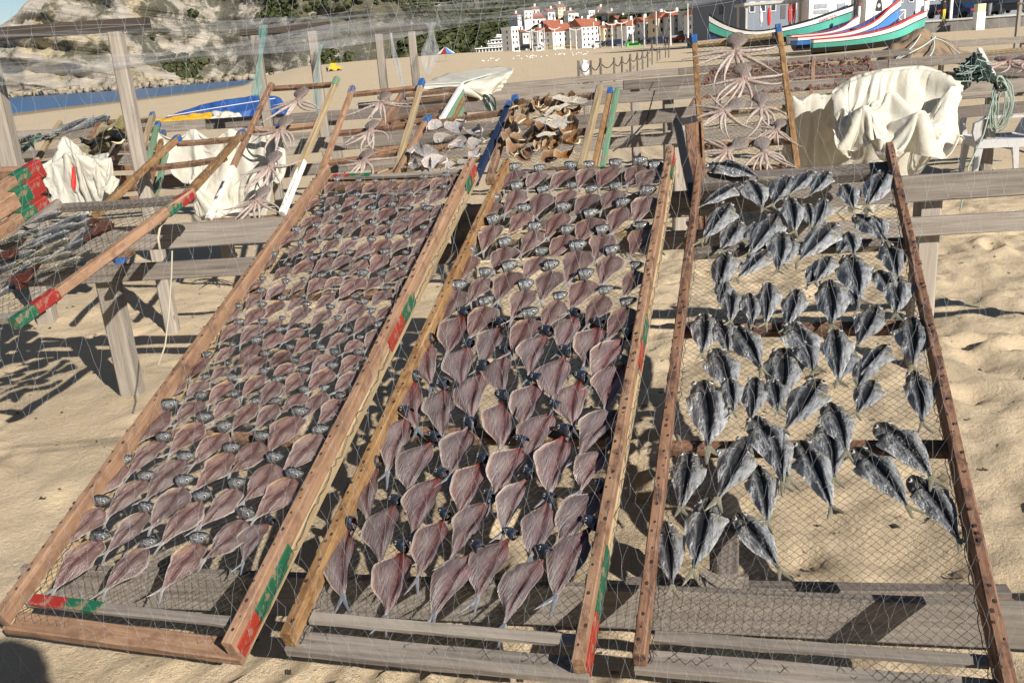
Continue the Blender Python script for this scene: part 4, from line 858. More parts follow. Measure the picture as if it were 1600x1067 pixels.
M_NAIL = plain('rusty_nail', (.035, .018, .012), .8, var=.4)
def main_rack(label, O, A, B, Wd, L, mtop, mlow, mbar, bars, bottom_batten, bands, cell=.028, seed=1, lift=.0):
    A = Vector(A); B = Vector(B); n = A.cross(B).normalized(); rt = thing('fish_rack', label, 'drying rack', mat=frame(Vector(O), A, B, n), group='large drying racks in front')
    rw = .031
    for s_, x in ((0, rw / 2), (1, Wd - rw / 2)):
        m1 = mtop[s_]; m2 = mlow[s_]
        board('side_rail', (x, -.01, -.012), (x, L + .02, -.012), rw, .058, m1, rt, up=(0, 0, 1), segs=14, wob=.0025)
        xo = x + (.006 if s_ else -.006); board('lower_rail', (xo, 0, -.066), (xo, L, -.066), rw * .9, .044, m2, rt, up=(0, 0, 1), segs=14, wob=.0025)
        fringe(rt, (x + (.025 if s_ else -.025), 0, -.043), (x + (.025 if s_ else -.025), L, -.043), M_THREAD, 130, seed + s_); fringe(rt, (x - (.023 if s_ else -.023), 0, -.036), (x - (.023 if s_ else -.023), L, -.036), M_THREAD, 130, seed + 7 + s_)
    for (v, w_, t_, m) in bars: board('cross_bar', (rw * .4, v, -.073), (Wd - rw * .4, v, -.073), w_, t_, m, rt, segs=8)
    board('bottom_bar', (-.004, .014, -.064), (Wd + .004, .014, -.064), .062, .032, mbar, rt, segs=8)
    link('netting', netmesh('netting', [(.012, .01, -.045), (Wd - .012, .01, -.045), (Wd - .012, L - .01, -.045), (.012, L - .01, -.045)], cell, .00062, M_THREAD, sag=.010, seed=seed), rt)
    b = MB()                                            # rusty nail heads along the rails
    for s_, x in ((0, rw / 2), (1, Wd - rw / 2)):
        v = .03
        while v < L:
            q = Vector((x + rnd.uniform(-.012, .012), v, .0205)); rr = rnd.uniform(.0025, .0055); b.add([q + Vector((rr * math.cos(k * 1.047), rr * 1.4 * math.sin(k * 1.047), 0)) for k in range(6)], [tuple(range(6))]); v += rnd.uniform(.02, .075)
    tag(link('nail_heads', b.mesh('nail_heads', M_NAIL), rt), kind='stuff')
    bt = board('batten', (rw * 1.35, .075, -.032), (Wd - rw * 1.25, .075, -.032), .030, .016, bottom_batten, rt, segs=8)
    for (kind, v0, v1, m) in bands:
        if kind == 'R': board('painted_band', (Wd + .0005, v0, -.040), (Wd + .0005, v1, -.040), .012, .055, m, rt, segs=3, wob=.0)
        elif kind == 'B': board('painted_band', (v0, .075, -.031), (v1, .075, -.031), .035, .020, m, rt, segs=2, wob=0)
        elif kind == 'T': board('painted_band', (v0, L - .03, -.030), (v1, L - .03, -.030), .028, .021, m, rt, segs=2, wob=0)
    return rt, n
RK = {
 1: ([-1.5674, 2.2917, 0.2293], [0.9557, -0.2942, 0.0086], [0.269, 0.885, 0.3801], .80, 2.544),
 2: ([-0.6655, 2.0426, 0.2669], [0.9561, -0.2906, 0.037], [0.2605, 0.9012, 0.3465], .82, 2.631),
 3: ([0.2513, 1.9042, 0.2309], [0.9554, -0.292, 0.0453], [0.2586, 0.9004, 0.3499], .86, 2.588)}
r1, n1 = main_rack('large drying rack of fresh orange wood packed with small pink split fish', *RK[1], (M_ORANGE, M_ORANGE), (M_TAN, M_TAN), M_ORANGE,
    [(2.50, .05, .04, M_ORANGE), (1.62, .04, .035, M_ORANGE), (.8, .04, .03, M_ORANGE)], M_GREY,
    [('R', .0, .11, M_ORED), ('R', .112, .34, M_GREEN), ('R', 1.26, 1.42, M_ORED), ('R', 1.422, 1.56, M_GREEN), ('R', 2.36, 2.45, M_GREEN), ('R', 2.452, 2.544, M_ORED), ('B', .055, .18, M_RED), ('B', .182, .30, M_GREEN), ('T', .06, .15, M_RED), ('T', .152, .27, M_GREEN)], seed=2)
board('top_batten', (.05, 2.514, -.032), (.75, 2.514, -.032), .024, .016, M_GREY, r1, segs=6)
r2, n2 = main_rack('large middle drying rack with grey weathered foot, filled with pink split fish', *RK[2], (M_YELLOW, M_BROWN), (M_GREY, M_TAN), M_GREY,
    [(2.58, .09, .04, M_GREY), (2.05, .05, .035, M_TAN), (1.42, .045, .035, M_GREYD), (.83, .05, .035, M_BROWN)], M_POST,
    [('R', .0, .15, M_ORED), ('R', .152, .36, M_GREEN), ('R', 1.13, 1.25, M_ORED), ('R', 1.252, 1.40, M_GREEN), ('R', 2.43, 2.52, M_GREEN), ('R', 2.522, 2.631, M_RED)], seed=3)
r3, n3 = main_rack('large right hand drying rack of red brown wood with dark silver fish', *RK[3], (M_RUST, M_RUST), (M_GREY, M_RUST), M_GREY,
    [(2.52, .09, .05, M_GREYD), (1.93, .05, .035, M_GREY), (1.40, .05, .035, M_RUST), (.80, .05, .035, M_RUST)], M_GREY, [], seed=4)
# loose boards lying on the lower trestle behind the right rack's foot
p0 = onz(978, 914, .06); p1 = onz(1575, 926, .06); o = thing('loose_plank', 'long greenish plank lying behind the foot of the right rack', 'plank', p0); board('board', (0, 0, 0), p1 - p0, .05, .03, M_GREYD, o); board('painted_edge', Vector((0, -.030, -.012)), p1 - p0 + Vector((0, -.030, -.012)), .012, .03, M_BROWN, o)
p0 = onz(1141, 935, .12); o = thing('timber_stump', 'square grey post top showing through the right rack net', 'post', (p0.x, p0.y + .08, -.3)); board('shaft', (0, 0, 0), (0, 0, .62), .075, .075, M_GREYD, o, up=(0, 1, 0)); board('cleat', (-.05, -.045, .45), (.06, -.045, .45), .02, .05, M_GREY, o)

def quad_rack(label, C4, mat, group=None, rw=.035, rt_=.035, bars=(), net=None, tips=None, low=None, name='fish_rack', bands=(), barmat=None, lift=0.0, ext=.05):
    """a smaller rack between four corner points BL, BR, TR, TL"""
    BL, BR, TR, TL = [Vector(p) for p in C4]; rt = thing(name, label, 'drying rack', BL, group=group); o = BL; n = (BR - BL).cross(TL - BL).normalized()
    m2 = mat if isinstance(mat, (tuple, list)) else (mat, mat)
    for i, (a, c) in enumerate(((BL, TL), (BR, TR))):
        e = (c - a).normalized(); board('side_rail', a - o, c + e * ext - o, rw, rt_, m2[i], rt, up=n, segs=8)
        if tips and tips[i]:
            board('painted_tip', c + e * (ext - .09) - o, c + e * (ext + .004) - o, rw + .005, rt_ + .005, tips[i], rt, up=n, segs=2, wob=0)
        if low and low[i]:
            board('painted_foot', a - e * .003 - o, a + (c - a) * .36 - o, rw + .005, rt_ + .005, low[i], rt, up=n, segs=3, wob=0)
    for (s_, f0, f1, m) in bands:
        a, c = ((BL, TL), (BR, TR))[s_]; board('painted_band', a.lerp(c, f0) - o, a.lerp(c, f1) - o, rw + .006, rt_ + .006, m, rt, up=n, segs=2, wob=0)
    for v in bars:
        m = barmat or m2[0]
        if isinstance(v, tuple): v, m = v
        board('cross_bar', BL.lerp(TL, v) - n * .03 - o, BR.lerp(TR, v) - n * .03 - o, rw, rt_ * .8, m, rt, up=n, segs=5)
    if net: link('netting', netmesh('netting', [BL - o, BR - o, TR - o, TL - o], net, .0009, M_THREAD, sag=.01, seed=len(label)), rt)
    return rt, (BL, BR, TR, TL, n)
SM = 'smaller racks behind the large ones'
def q4(*a, k=1.25): return [at(p[0], p[1], p[2] * k) for p in a]
c0 = q4((-150, 508, 3.75), (58, 480, 3.5), (300, 302, 4.25), (92, 318, 4.5), k=1.0)
k0, g0 = quad_rack('left rack with mixed dried fish and red and green painted right rail', c0, (M_GREY, M_ORANGE), SM, .042, .042, bars=(.0, (1.0, M_GREY)), net=.035, bands=[(1, .80, .89, M_GREEN), (1, .892, .985, M_RED), (1, -.12, -.02, M_GREEN), (1, -.018, .10, M_RED)], ext=0.0)
k0b, g0b = quad_rack('small yellow wood rack leaning over the white canvas at left', q4((150, 335, 5.0), (292, 306, 4.75), (377, 210, 6.0), (275, 219, 6.2), k=1.0), (M_YELLOW, M_YELLOW), SM, .042, .04, bars=(.62, 1.0), tips=(M_BLUE, M_BLUE), barmat=M_BROWN)
for i, (px, py, D, lb) in enumerate([(62, 262, 4.75, 'top rack of the red and green ended stack at left edge'), (62, 287, 4.7, 'middle rack of the red and green ended stack at left edge'), (72, 318, 4.65, 'bottom rack of the red and green ended stack at left edge')]):
    TR = at(px, py, D); dl = Vector((.40, .86, .32)); dw = Vector((.96, -.28, 0)); Lr = 1.5
    quad_rack(lb, [TR - dl * Lr - dw * .8, TR - dl * Lr, TR, TR - dw * .8], (M_ORANGE, M_ORANGE if i < 2 else M_BROWN), 'stack of racks at the left edge', .05, .085, bars=(.0, 1.0), bands=[(1, .945, 1.001, M_RED), (1, .885, .944, M_GREEN)], ext=0)
kA, gA = quad_rack('leftmost octopus rack, four octopuses, white painted feet', q4((326, 343, 6.6), (441, 334, 6.4), (525, 127, 7.3), (423, 135, 7.5), k=.98), (M_BROWN, M_TAN), SM, .04, .04, bars=((.66, M_ORANGE), (1.0, M_BROWN), (.0, M_ORANGE)), low=(M_WHITEW, M_WPAINT), tips=(None, M_PGREEN), ext=.03)
kB, gB = quad_rack('octopus rack with blue tipped rails and three octopuses', q4((494, 290, 5.9), (618, 270, 5.75), (658, 132, 6.5), (549, 143, 6.7), k=1.05), (M_ORANGE, M_TAN), SM, .038, .038, bars=((.55, M_RUST), (1.0, M_BROWN), (.25, M_BROWN)), tips=(M_BLUE, M_BLUE))
for i in range(5):
    dz = -i * .075; off = Vector((0, .02 * i, dz)); C_ = [p + off for p in q4((575, 228, 7.0), (690, 187, 6.9), (721, 134, 7.7), (628, 146, 7.9))]
    quad_rack('%s empty rack of the orange stack behind the blue tipped octopus rack' % ['top', 'second', 'middle', 'fourth', 'lowest'][i], C_, (M_ORANGE, (M_WPAINT, M_PGREEN, M_YELLOW, M_PGREEN, M_ORANGE)[i]), 'orange stack of empty racks', .04, .05, bars=(.0, .5, 1.0), net=.05 if i == 0 else None, tips=((M_BLUE, None) if i < 2 else None), barmat=M_ORANGE)
kD, gD = quad_rack('rack of pale skate pieces with dark blue right rail', q4((606, 300, 5.1), (742, 285, 4.95), (794, 168, 5.6), (667, 190, 5.8), k=1.12), (M_ORANGE, M_NAVY), SM, .04, .045, bars=((.05, M_GREY), (.35, M_TAN), (.7, M_GREY), (1.0, M_BROWN)), net=.035, tips=(M_BLUE, M_BLUE))
kE, gE = quad_rack('rack heaped with curled brown dogfish skins', q4((764, 285, 4.9), (908, 262, 4.75), (936, 143, 5.5), (804, 158, 5.7), k=1.12), (M_BROWN, M_TAN), SM, .04, .045, bars=((.05, M_RUST), (.5, M_RUST), (1.0, M_BROWN)), net=.035, tips=(M_BLUE, M_BLUE))
e2 = Vector((.075, 0, -.01)); quad_rack('narrow empty rack edge beside the dogfish rack', [gE[1] + e2, gE[1] + e2 + Vector((.05, -.01, 0)), gE[2] + e2 + Vector((.05, -.01, 0)), gE[2] + e2], (M_YELLOW, M_PGREEN), SM, .03, .04, tips=(M_BLUE, None), ext=.03, bars=(.5,))
kF, gF = quad_rack('tall right octopus rack with seven octopuses and blue tips', q4((1100, 275, 5.55), (1247, 268, 5.4), (1217, 50, 6.05), (1085, 66, 6.2), k=1.15), (M_YELLOW, M_YELLOW), SM, .042, .042, bars=((.05, M_BROWN), (.22, M_BROWN), (.45, M_TAN), (1.0, M_TAN)), net=.04, tips=(M_BLUE, M_BLUE), ext=.06)
kG, gG = quad_rack('rack of small reddish dried octopuses behind the right octopus rack', q4((1080, 168, 7.6), (1375, 140, 7.4), (1356, 92, 8.3), (1112, 112, 8.5)), (M_RUST, M_BROWN), SM, .045, .04, bars=((.0, M_ORANGE), (.55, M_BROWN), (1.0, M_TAN)), net=.05, tips=(None, M_BLUE))
board('middle_rail', gG[0].lerp(gG[1], .64) - gG[0], gG[3].lerp(gG[2], .66) - gG[0] + Vector((0, 0, .05)), .04, .04, M_ORANGE, kG); board('painted_tip', gG[3].lerp(gG[2], .66) - gG[0] + Vector((0, -.02, .0)), gG[3].lerp(gG[2], .66) - gG[0] + Vector((0, .02, .07)), .046, .046, M_BLUE, kG)
kH, gH = quad_rack('rack of large pink octopuses cut by the right edge', q4((1558, 130, 6.6), (1800, 112, 6.4), (1730, 60, 7.2), (1531, 80, 7.4)), (M_WPAINT, M_BROWN), SM, .045, .045, bars=((.0, M_TAN), (1.0, M_TAN)), net=.05)
for i in range(4):
    C_ = [p + Vector((.03 * i, 0, -.075 * i)) for p in q4((110, 262, 6.0), (215, 255, 5.9), (238, 182, 6.7), (160, 187, 6.9), k=1.1)]
    quad_rack('%s rack of the green edged pile behind the left canvas' % ['top', 'second', 'third', 'lowest'][i], C_, (M_BROWN, (M_TAN, M_PGREEN, M_YELLOW, M_PGREEN)[i]), 'green edged pile of racks', .035, .04, bars=(.0, 1.0), net=.04 if i == 0 else None, tips=(None, M_BLUE))
kI, gI = quad_rack('rack with four long silver blue fish behind the left canvas', q4((48, 266, 6.2), (128, 262, 6.1), (164, 188, 6.9), (93, 194, 7.1), k=1.1), (M_TAN, M_TAN), SM, .035, .035, bars=(.0, 1.0), net=.04, tips=(None, M_BLUE))
kJ, gJ = quad_rack('small rack with green rail beside the thick left post', q4((-20, 258, 6.3), (26, 243, 6.2), (61, 213, 6.8), (12, 218, 7.0), k=1.1), (M_BROWN, M_GREEN), SM, .03, .03, bars=(.0, 1.0), net=.04)
for (a, c, lb) in [((187, 408, 4.35), (205, 393, 4.55), 'blue ended slat poking out under the left painted rail'), ((296, 424, 5.9), (398, 412, 5.8), 'low brown slat with blue end on the sand behind the upper trestle')]:
    p0 = at(*a); p1 = at(*c); o = thing('wooden_offcut', lb, 'offcut', p0); d = p1 - p0; board('slat', (0, 0, 0), d, .04, .022, M_BROWN, o); board('painted_end', d * -.01, d * (.6 if d.length < .3 else .06), .043, .025, M_BLUE, o, segs=2, wob=0)
# black folding bracket behind the middle rack
p0 = at(1058, 192, 5.0); o = thing('steel_bracket', 'black angled steel bracket standing between the middle and right racks', 'bracket', p0); mk = plain('black_steel', (.012, .012, .013), .5)
board('upright', (0, 0, 0), at(1088, 330, 4.2) - p0, .04, .03, mk, o); board('arm', (0, 0, .004), at(1085, 186, 5.2) - p0, .03, .035, mk, o)
o = thing('shaded_plank', 'upright dark plank behind the left rail of the tall octopus rack', 'plank', at(1082, 190, 5.5)); board('board', (0, 0, 0), (0.03, 0, -.75), .09, .03, M_RUST, o, up=(0, 1, 0)); board('edge_strip', (.05, -.02, 0), (.08, -.02, -.75), .012, .02, M_BROWN, o, up=(0, 1, 0))
FISH_A1 = '90,2482,72,2364 212,2462,179,2364 308,2443,278,2352 399,2443,360,2336 485,2443,455,2347 560,2467,546,2347 661,2465,626,2359 733,2495,703,2399 71,2318,34,2230 150,2342,121,2248 255,2325,214,2232 335,2314,304,2222 436,2325,410,2216 527,2325,505,2211 602,2332,579,2245 687,2366,650,2241 763,2412,719,2314 117,2176,74,2055 196,2211,165,2094 290,2217,259,2095 375,2207,353,2102 476,2213,449,2092 560,2198,524,2099 625,2221,599,2127 662,2171,624,2034 762,2241,699,2123 60,2035,32,1923 150,2068,132,1961 238,2091,217,1978 339,2097,314,1990 429,2078,406,1972 511,2074,475,1985 586,2092,556,1982 691,2032,658,1920 747,2105,713,2001 132,1930,108,1828 217,1948,185,1846 300,1970,272,1863 382,1968,345,1866 470,1940,430,1821 546,1958,511,1838 629,1965,599,1860 743,1961,693,1844 36,1844,26,1739 143,1766,115,1664 237,1806,187,1696 322,1824,284,1717 402,1855,364,1744 499,1806,446,1697 571,1837,548,1714 665,1840,626,1749 741,1838,713,1738 61,1674,27,1584 183,1637,144,1532 262,1663,241,1575 336,1689,319,1575 428,1697,385,1601 523,1679,473,1541 610,1695,574,1591 681,1739,639,1647 739,1685,708,1578 102,1575,87,1464 223,1524,201,1415 307,1549,276,1461 436,1575,400,1474 547,1541,509,1438 667,1600,639,1500 42,1476,22,1364 148,1481,134,1365 277,1408,239,1323 354,1482,326,1364 465,1462,431,1362 600,1492,556,1383 654,1451,629,1330 735,1500,689,1408 100,1373,70,1262 200,1374,166,1256 304,1325,271,1217 389,1361,346,1271 527,1395,497,1294 595,1333,552,1239 720,1358,714,1232 139,1240,107,1149 237,1250,212,1127 397,1231,354,1124 459,1304,424,1210 522,1234,465,1135 595,1200,545,1092 663,1297,626,1215 694,1202,653,1096 174,1129,148,1042 309,1184,266,1064 449,1152,395,1066 349,1078,319,970 509,1091,472,981 616,1122,575,1005 718,1112,676,1006 56,1170,47,1056 11,1044,7,936 113,1055,92,943 234,1046,202,922 154,939,123,814 283,952,265,840 382,924,360,808 426,1039,410,919 473,928,451,819 553,991,511,892 633,1007,617,884 710,965,676,844'
FISH_L1 = '43,871,3,697 227,832,179,681 335,791,297,637 586,870,552,710 497,755,453,609 697,785,642,627 123,723,77,573 251,638,206,483 408,696,363,532 594,653,561,496 20,608,-20,457 158,550,109,395 316,537,289,373 506,548,459,392 692,586,633,441 54,426,12,275 234,414,191,267 405,476,363,320 596,419,541,273 143,295,96,120 319,301,270,142 490,328,458,162'
FISH_S1 = '688,412,672,276'
FISH_A2 = '51,2602,41,2428 178,2577,156,2414 330,2568,273,2393 423,2567,404,2400 547,2568,502,2382 660,2570,625,2395 734,2511,690,2329 105,2402,99,2201 239,2368,249,2169 370,2375,334,2226 466,2329,434,2150 576,2349,540,2181 731,2263,702,2070 19,2307,1,2134 184,2198,155,2024 371,2167,340,1982 499,2132,482,1930 630,2198,613,1993 68,2096,73,1900 265,2035,247,1852 416,1996,383,1818 571,1967,571,1786 731,2002,711,1817 164,1922,159,1736 334,1845,300,1672 487,1848,483,1644 633,1823,625,1627 743,1711,719,1547 12,1870,24,1680 128,1705,114,1530 227,1722,224,1533 399,1720,402,1529 551,1649,526,1467 41,1589,24,1405 321,1588,309,1411 471,1526,445,1352 642,1543,607,1370 180,1510,170,1310 375,1405,355,1220 737,1474,695,1293'
FISH_B2 = '105,1426,107,1202 269,1365,260,1143 551,1418,533,1224 647,1339,631,1132 756,1284,682,1059 178,1253,218,1026 331,1206,375,1000 462,1291,449,1086 558,1174,566,951 767,1129,739,922 31,1246,102,1035 31,1039,116,821 158,997,215,786 277,1082,299,855 384,950,429,726 479,1031,471,821 631,1051,646,832 62,844,78,620 190,756,170,543 293,825,290,611 488,721,451,527 563,897,533,681 778,900,686,700 625,774,621,554 374,662,358,454 767,736,712,571 28,625,83,427 542,604,515,410 261,581,245,373 760,564,680,359 152,467,179,268 320,435,304,227 434,500,386,299 621,506,611,321 757,404,706,203 40,367,106,154 227,309,256,99 443,310,389,116 532,363,494,179 644,304,587,104'
FISH_C3 = '40,2617,291,2429 223,2387,31,2199 241,2410,304,2142 415,2462,340,2185 519,2485,411,2260 578,2450,492,2225 638,2352,663,2122 816,2413,710,2116 165,2219,62,1921 204,2119,137,1860 363,2135,251,1809 411,2224,428,1949 550,2218,501,1985 585,2019,435,1743 666,2076,768,1833 159,1869,135,1573 373,1977,360,1681 328,1833,210,1643 520,1775,461,1580 626,1806,640,1480 759,1854,776,1604 625,1950,641,1785 180,1609,193,1378 328,1611,317,1354 431,1582,385,1341 540,1640,537,1335 772,1634,747,1383 96,1464,101,1200 211,1368,306,1106 397,1379,483,1103 694,1463,612,1231 800,1381,771,1115 547,1325,543,1044 373,1257,359,949 709,1255,595,1060 145,1236,211,965 107,1083,146,741 285,1081,271,855 487,1078,373,811 651,1068,589,903 774,1099,770,852 513,964,549,722 649,884,770,638 276,891,384,617 264,803,183,526 88,743,79,496 419,796,498,507 572,762,695,516 722,661,810,418 291,693,323,452 158,541,130,269 32,461,76,223 239,487,357,291 155,2160,81,1941 287,2075,249,1903 480,2191,490,1986 717,2037,749,1855 628,1918,584,1790 412,1940,381,1728 552,1783,493,1596 713,1673,749,1483 162,1647,152,1480 255,1550,270,1346 608,1602,631,1437 150,1400,193,1207 429,1255,467,1087 580,1241,548,1052 339,1063,354,901 197,1065,219,893 639,1178,597,1020 498,873,510,621 342,843,366,591'
# ================================================================== FISH
M_FLESH = colmat('fish_flesh', .28, 0, .5, nscale=9, namt=.38, bump=.6, bdist=.02, hv=.2, stretch=(5.5, .8, 1))
M_SKIN = colmat('fish_skin', .22, .15, .9, nscale=9, namt=.8, bump=.8, bdist=.06, hv=.16, stretch=(2.6, .9, 2), ramp=[(.34, .16), (.50, .85), (.7, 1.0)])
M_HEAD = colmat('fish_head_skin', .25, .45, .7, nscale=16, namt=.7, bump=.5, bdist=.02, hv=.15)
M_FIN = colmat('fish_tail_fin', .4, .15, .5, nscale=20, namt=.6, bump=.3, bdist=.01, hv=.12, stretch=(4, .6, 1))
M_EYE = colmat('fish_eye', .08, .0, .8, nscale=5, namt=.1, bump=0.02, hv=.06)
def lerp3(a, b, t): return tuple(a[i] + (b[i] - a[i]) * t for i in range(3))
def wprof(t): return float(np.interp(t, [0, .05, .13, .24, .38, .5, .64, .78, .89, .96, 1], [.03, .12, .225, .31, .35, .335, .27, .17, .085, .042, .034]))
def wprofB(t): return float(np.interp(t, [0, .08, .16, .22, .32, .44, .56, .7, .82, .92, 1], [.05, .085, .17, .255, .325, .345, .315, .235, .14, .06, .035]))
def split_fish(seed, kind):
    r_ = random.Random(seed); nt, ns = 26, 15; b = MB(); P = []; cols = []
    fR, fL = (1.0, .60) if kind == 'A' else (.55, 1.0); ph = r_.uniform(0, 6); bend = r_.uniform(-.07, .07); curl = r_.uniform(.02, .10); tear = r_.choice((0, 0, .15, .3)); tt = r_.uniform(.25, .7); ts = r_.choice((-1, 1)); rl = r_.uniform(.93, 1.07)
    if kind == 'A': base, dark, edge, lat = (.158, .092, .086), (.06, .02, .02), (.58, .51, .45), (.215, .155, .142)
    else: base, dark, edge, lat = (.158, .104, .104), (.08, .024, .028), (.60, .56, .52), (.235, .198, .203)
    for i in range(nt + 1):
        t = i / nt; row = []
        for j in range(ns):
            s_ = -1 + 2 * j / (ns - 1); a_ = abs(s_); f = (fR * rl) if s_ > 0 else fL / rl
            w = (wprof(t) if kind == 'A' else wprofB(t)) * f * (1 + .07 * math.sin(7 * t + ph + s_) + .05 * a_ * math.sin(19 * t + 2 * ph + 3 * s_) - (tear * max(0, 1 - abs(t - tt) / .05) if s_ * ts > .4 else 0)); x = s_ * w + bend * math.sin(math.pi * t)
            y = 1 - t + .035 * a_ * math.sin(9 * t + ph)
            if t < .12: y -= (.12 - t) * a_ * .35 * (1 if kind == 'A' else .2)
            z = .016 + .055 * math.sin(math.pi * min(1, a_ ** .8)) * min(1, w * 4) + curl * a_ ** 5 * math.sin(math.pi * min(1, t * 1.1)) + .012 * math.sin(11 * t + 3 * s_ + ph) + .03 * math.sin(math.pi * t)
            big = (s_ > 0) == (kind == 'A')
            c = lerp3(base, lat, max(0, 1 - abs(a_ - .5) * 3.2) * .7); blotch = .5 + .5 * math.sin(5 * t + 4 * s_ + 3 * ph) * math.sin(9 * t - 3 * s_ + ph); c = lerp3(c, (.30, .25, .23) if kind == 'B' else (.26, .17, .13), .45 * blotch ** 2)
            k = min(1, max(0, 1.25 - a_ / .15)); ser = .75 + .25 * math.sin(i * 2.2)
            c = lerp3(c, dark, k * ser * (1 if t < .85 else .4))
            if a_ > .86: c = lerp3(c, edge, (a_ - .86) / .14 * (.9 if big else .55))
            if kind == 'A' and not big and t < .42: c = lerp3(c, (.55, .37, .18), min(1, (a_ - .35) * 1.8) * (1 - t / .42) * .95 if a_ > .35 else 0)
            if kind == 'A' and t < .1: c = lerp3(c, (.42, .10, .07), (1 - t / .1) * .5 * (1 - a_))
            if kind == 'B' and not big and t < .55: c = lerp3(c, (.235, .07, .065), (1 - t / .55) * (1 - a_ * .4))
            if kind == 'B' and big and a_ > .55: c = lerp3(c, (.30, .195, .14), (a_ - .55) * .9)
            if kind == 'B' and t < .2: c = lerp3(c, (.18, .045, .038), min(1, 1.3 * (1 - t / .2)))
            if t > .9: c = lerp3(c, (.40, .38, .37), (t - .9) * 6)
            row.append((x, y, z)); cols.append(c)
        P.append(row)
    b.grid([r[::-1] for r in P]); cols = [cols[i * ns + j] for i in range(nt + 1) for j in reversed(range(ns))]
    me = b.mesh('flesh', M_FLESH, True, cols)
    sp_ = MB(); n_ = 44; sc_ = []; pts = []; rad = []         # the backbone: a beaded dark ridge
    for i in range(n_):
        t = .02 + .86 * i / (n_ - 1); pts.append((bend * math.sin(math.pi * t), 1 - t, .020 + .012 * math.sin(11 * t + ph) + .03 * math.sin(math.pi * t))); rad.append((.017 if i % 2 else .008) * (1 - .5 * t)); sc_ += [(.17, .06, .055) if i % 2 else (.045, .014, .016)] * 5
    sp_.tube(pts, rad, 5); bone = sp_.mesh('backbone', M_FLESH, True, sc_)
    return me, bone
def loft(b, cols, c0, ax, up, prof, n, colf):
    ax = Vector(ax).normalized(); up = Vector(up); sd = ax.cross(up).normalized(); up = sd.cross(ax); P = []
    for (p, ry, rz) in prof:
        row = []
        for j in range(n):
            a = 2 * math.pi * j / n; row.append(Vector(c0) + ax * p + sd * (ry * math.cos(a)) + up * (rz * math.sin(a))); cols.append(colf(p, a))
        P.append(row)
    b.grid(P, closeu=True)
def head_mesh(seed, ang, dark=0.0, sz=1.0):
    """open-gilled head lying across the neck: gill opening at the back, snout along 'ang' (degrees clockwise from the body axis)"""
    r_ = random.Random(seed); ang = R(ang + r_.uniform(-8, 8)); ax = Vector((math.sin(ang), math.cos(ang), .08)); b = MB(); cols = []; c0 = Vector((.0, 1.06, .10)); up = Vector((0, 0, 1))
    top = lerp3((.035, .038, .048), (.05, .07, .11), dark); sil = lerp3((.35, .36, .37), (.22, .25, .31), dark)
    def colf(p, a):
        f = .5 + .5 * math.sin(a); side = math.cos(a); c = lerp3(sil, top, max(0, min(1, f * .9 + .35 * side * -1)))
        if abs(p + .05) < .02: c = lerp3(c, (.02, .02, .02), .7)
        if p > .17: c = lerp3(c, (.05, .05, .06), .6)
        return c
    pr = [(-.15, .105, .125), (-.10, .12, .135), (-.05, .118, .13), (-.03, .112, .122), (.03, .105, .115), (.09, .085, .092), (.14, .060, .068), (.18, .038, .045), (.205, .012, .018)]
    loft(b, cols, c0, ax, up, [(p * sz, a_ * sz, c_ * sz) for p, a_, c_ in pr], 12, colf)
    loft(b, cols, c0, ax, up, [(-.148 * sz, .098 * sz, .118 * sz), (-.06 * sz, .085 * sz, .10 * sz), (.03 * sz, .05 * sz, .06 * sz), (.06 * sz, .004, .004)], 12, lambda p, a: (.04, .01, .01) if p < -.1 else (.008, .005, .005))
    me = b.mesh('head', M_HEAD, True, cols)
    sd = ax.normalized().cross(up).normalized()
    return me, c0 + ax.normalized() * .075 * sz, sd, up
def eye_mesh(sz):
    b = MB(); cols = []; prof = [(0.0, 1.0), (.35, .95), (.5, .72), (.56, .60), (.62, .5), (.72, .02)]; n = 12; P = []
    for k, (h, r_) in enumerate(prof):
        P.append([(sz * r_ * math.cos(6.2832 * j / n), sz * r_ * math.sin(6.2832 * j / n), sz * h) for j in range(n)]); cols += [((.08, .08, .09), (.30, .30, .29), (.46, .45, .41), (.34, .31, .24), (.012, .012, .014), (.012, .012, .014))[k]] * n
    b.grid(P, closeu=True); return b.mesh('eye', M_EYE, True, cols)
EYE = eye_mesh(.036)
def tail_mesh(seed, col, sp=.11, ln=.30):
    r_ = random.Random(seed); b = MB(); cols = []
    for sd in (-1, 1):
        P = []; L_ = ln * r_.uniform(.85, 1.15); dz = r_.uniform(-.02, .05)
        for i in range(6):
            t = i / 5; cx = sd * sp * t ** 1.2; w = .03 * (1 - t) ** .6 + .004; y = .02 - L_ * t
            P.append([(cx - w * sd, y + .02 * t, .02 + dz * t), (cx, y, .026 + dz * t + .01), (cx + w * sd, y + .035 * t, .02 + dz * t)]); cols += [lerp3(col, (.12, .12, .13), t * .5)] * 3
        b.grid(P if sd < 0 else [q[::-1] for q in P])
    return b.mesh('tail_fin', M_FIN, True, cols)
VA = [split_fish(i, 'A') for i in range(14)]; VB = [split_fish(20 + i, 'B') for i in range(12)]
HA = [head_mesh(i, 62) for i in range(5)]; HB = [head_mesh(30 + i, -64, 1.0, .86) for i in range(5)]
TA = [tail_mesh(i, (.42, .41, .39)) for i in range(4)]; TB = [tail_mesh(9 + i, (.24, .26, .30)) for i in range(4)]
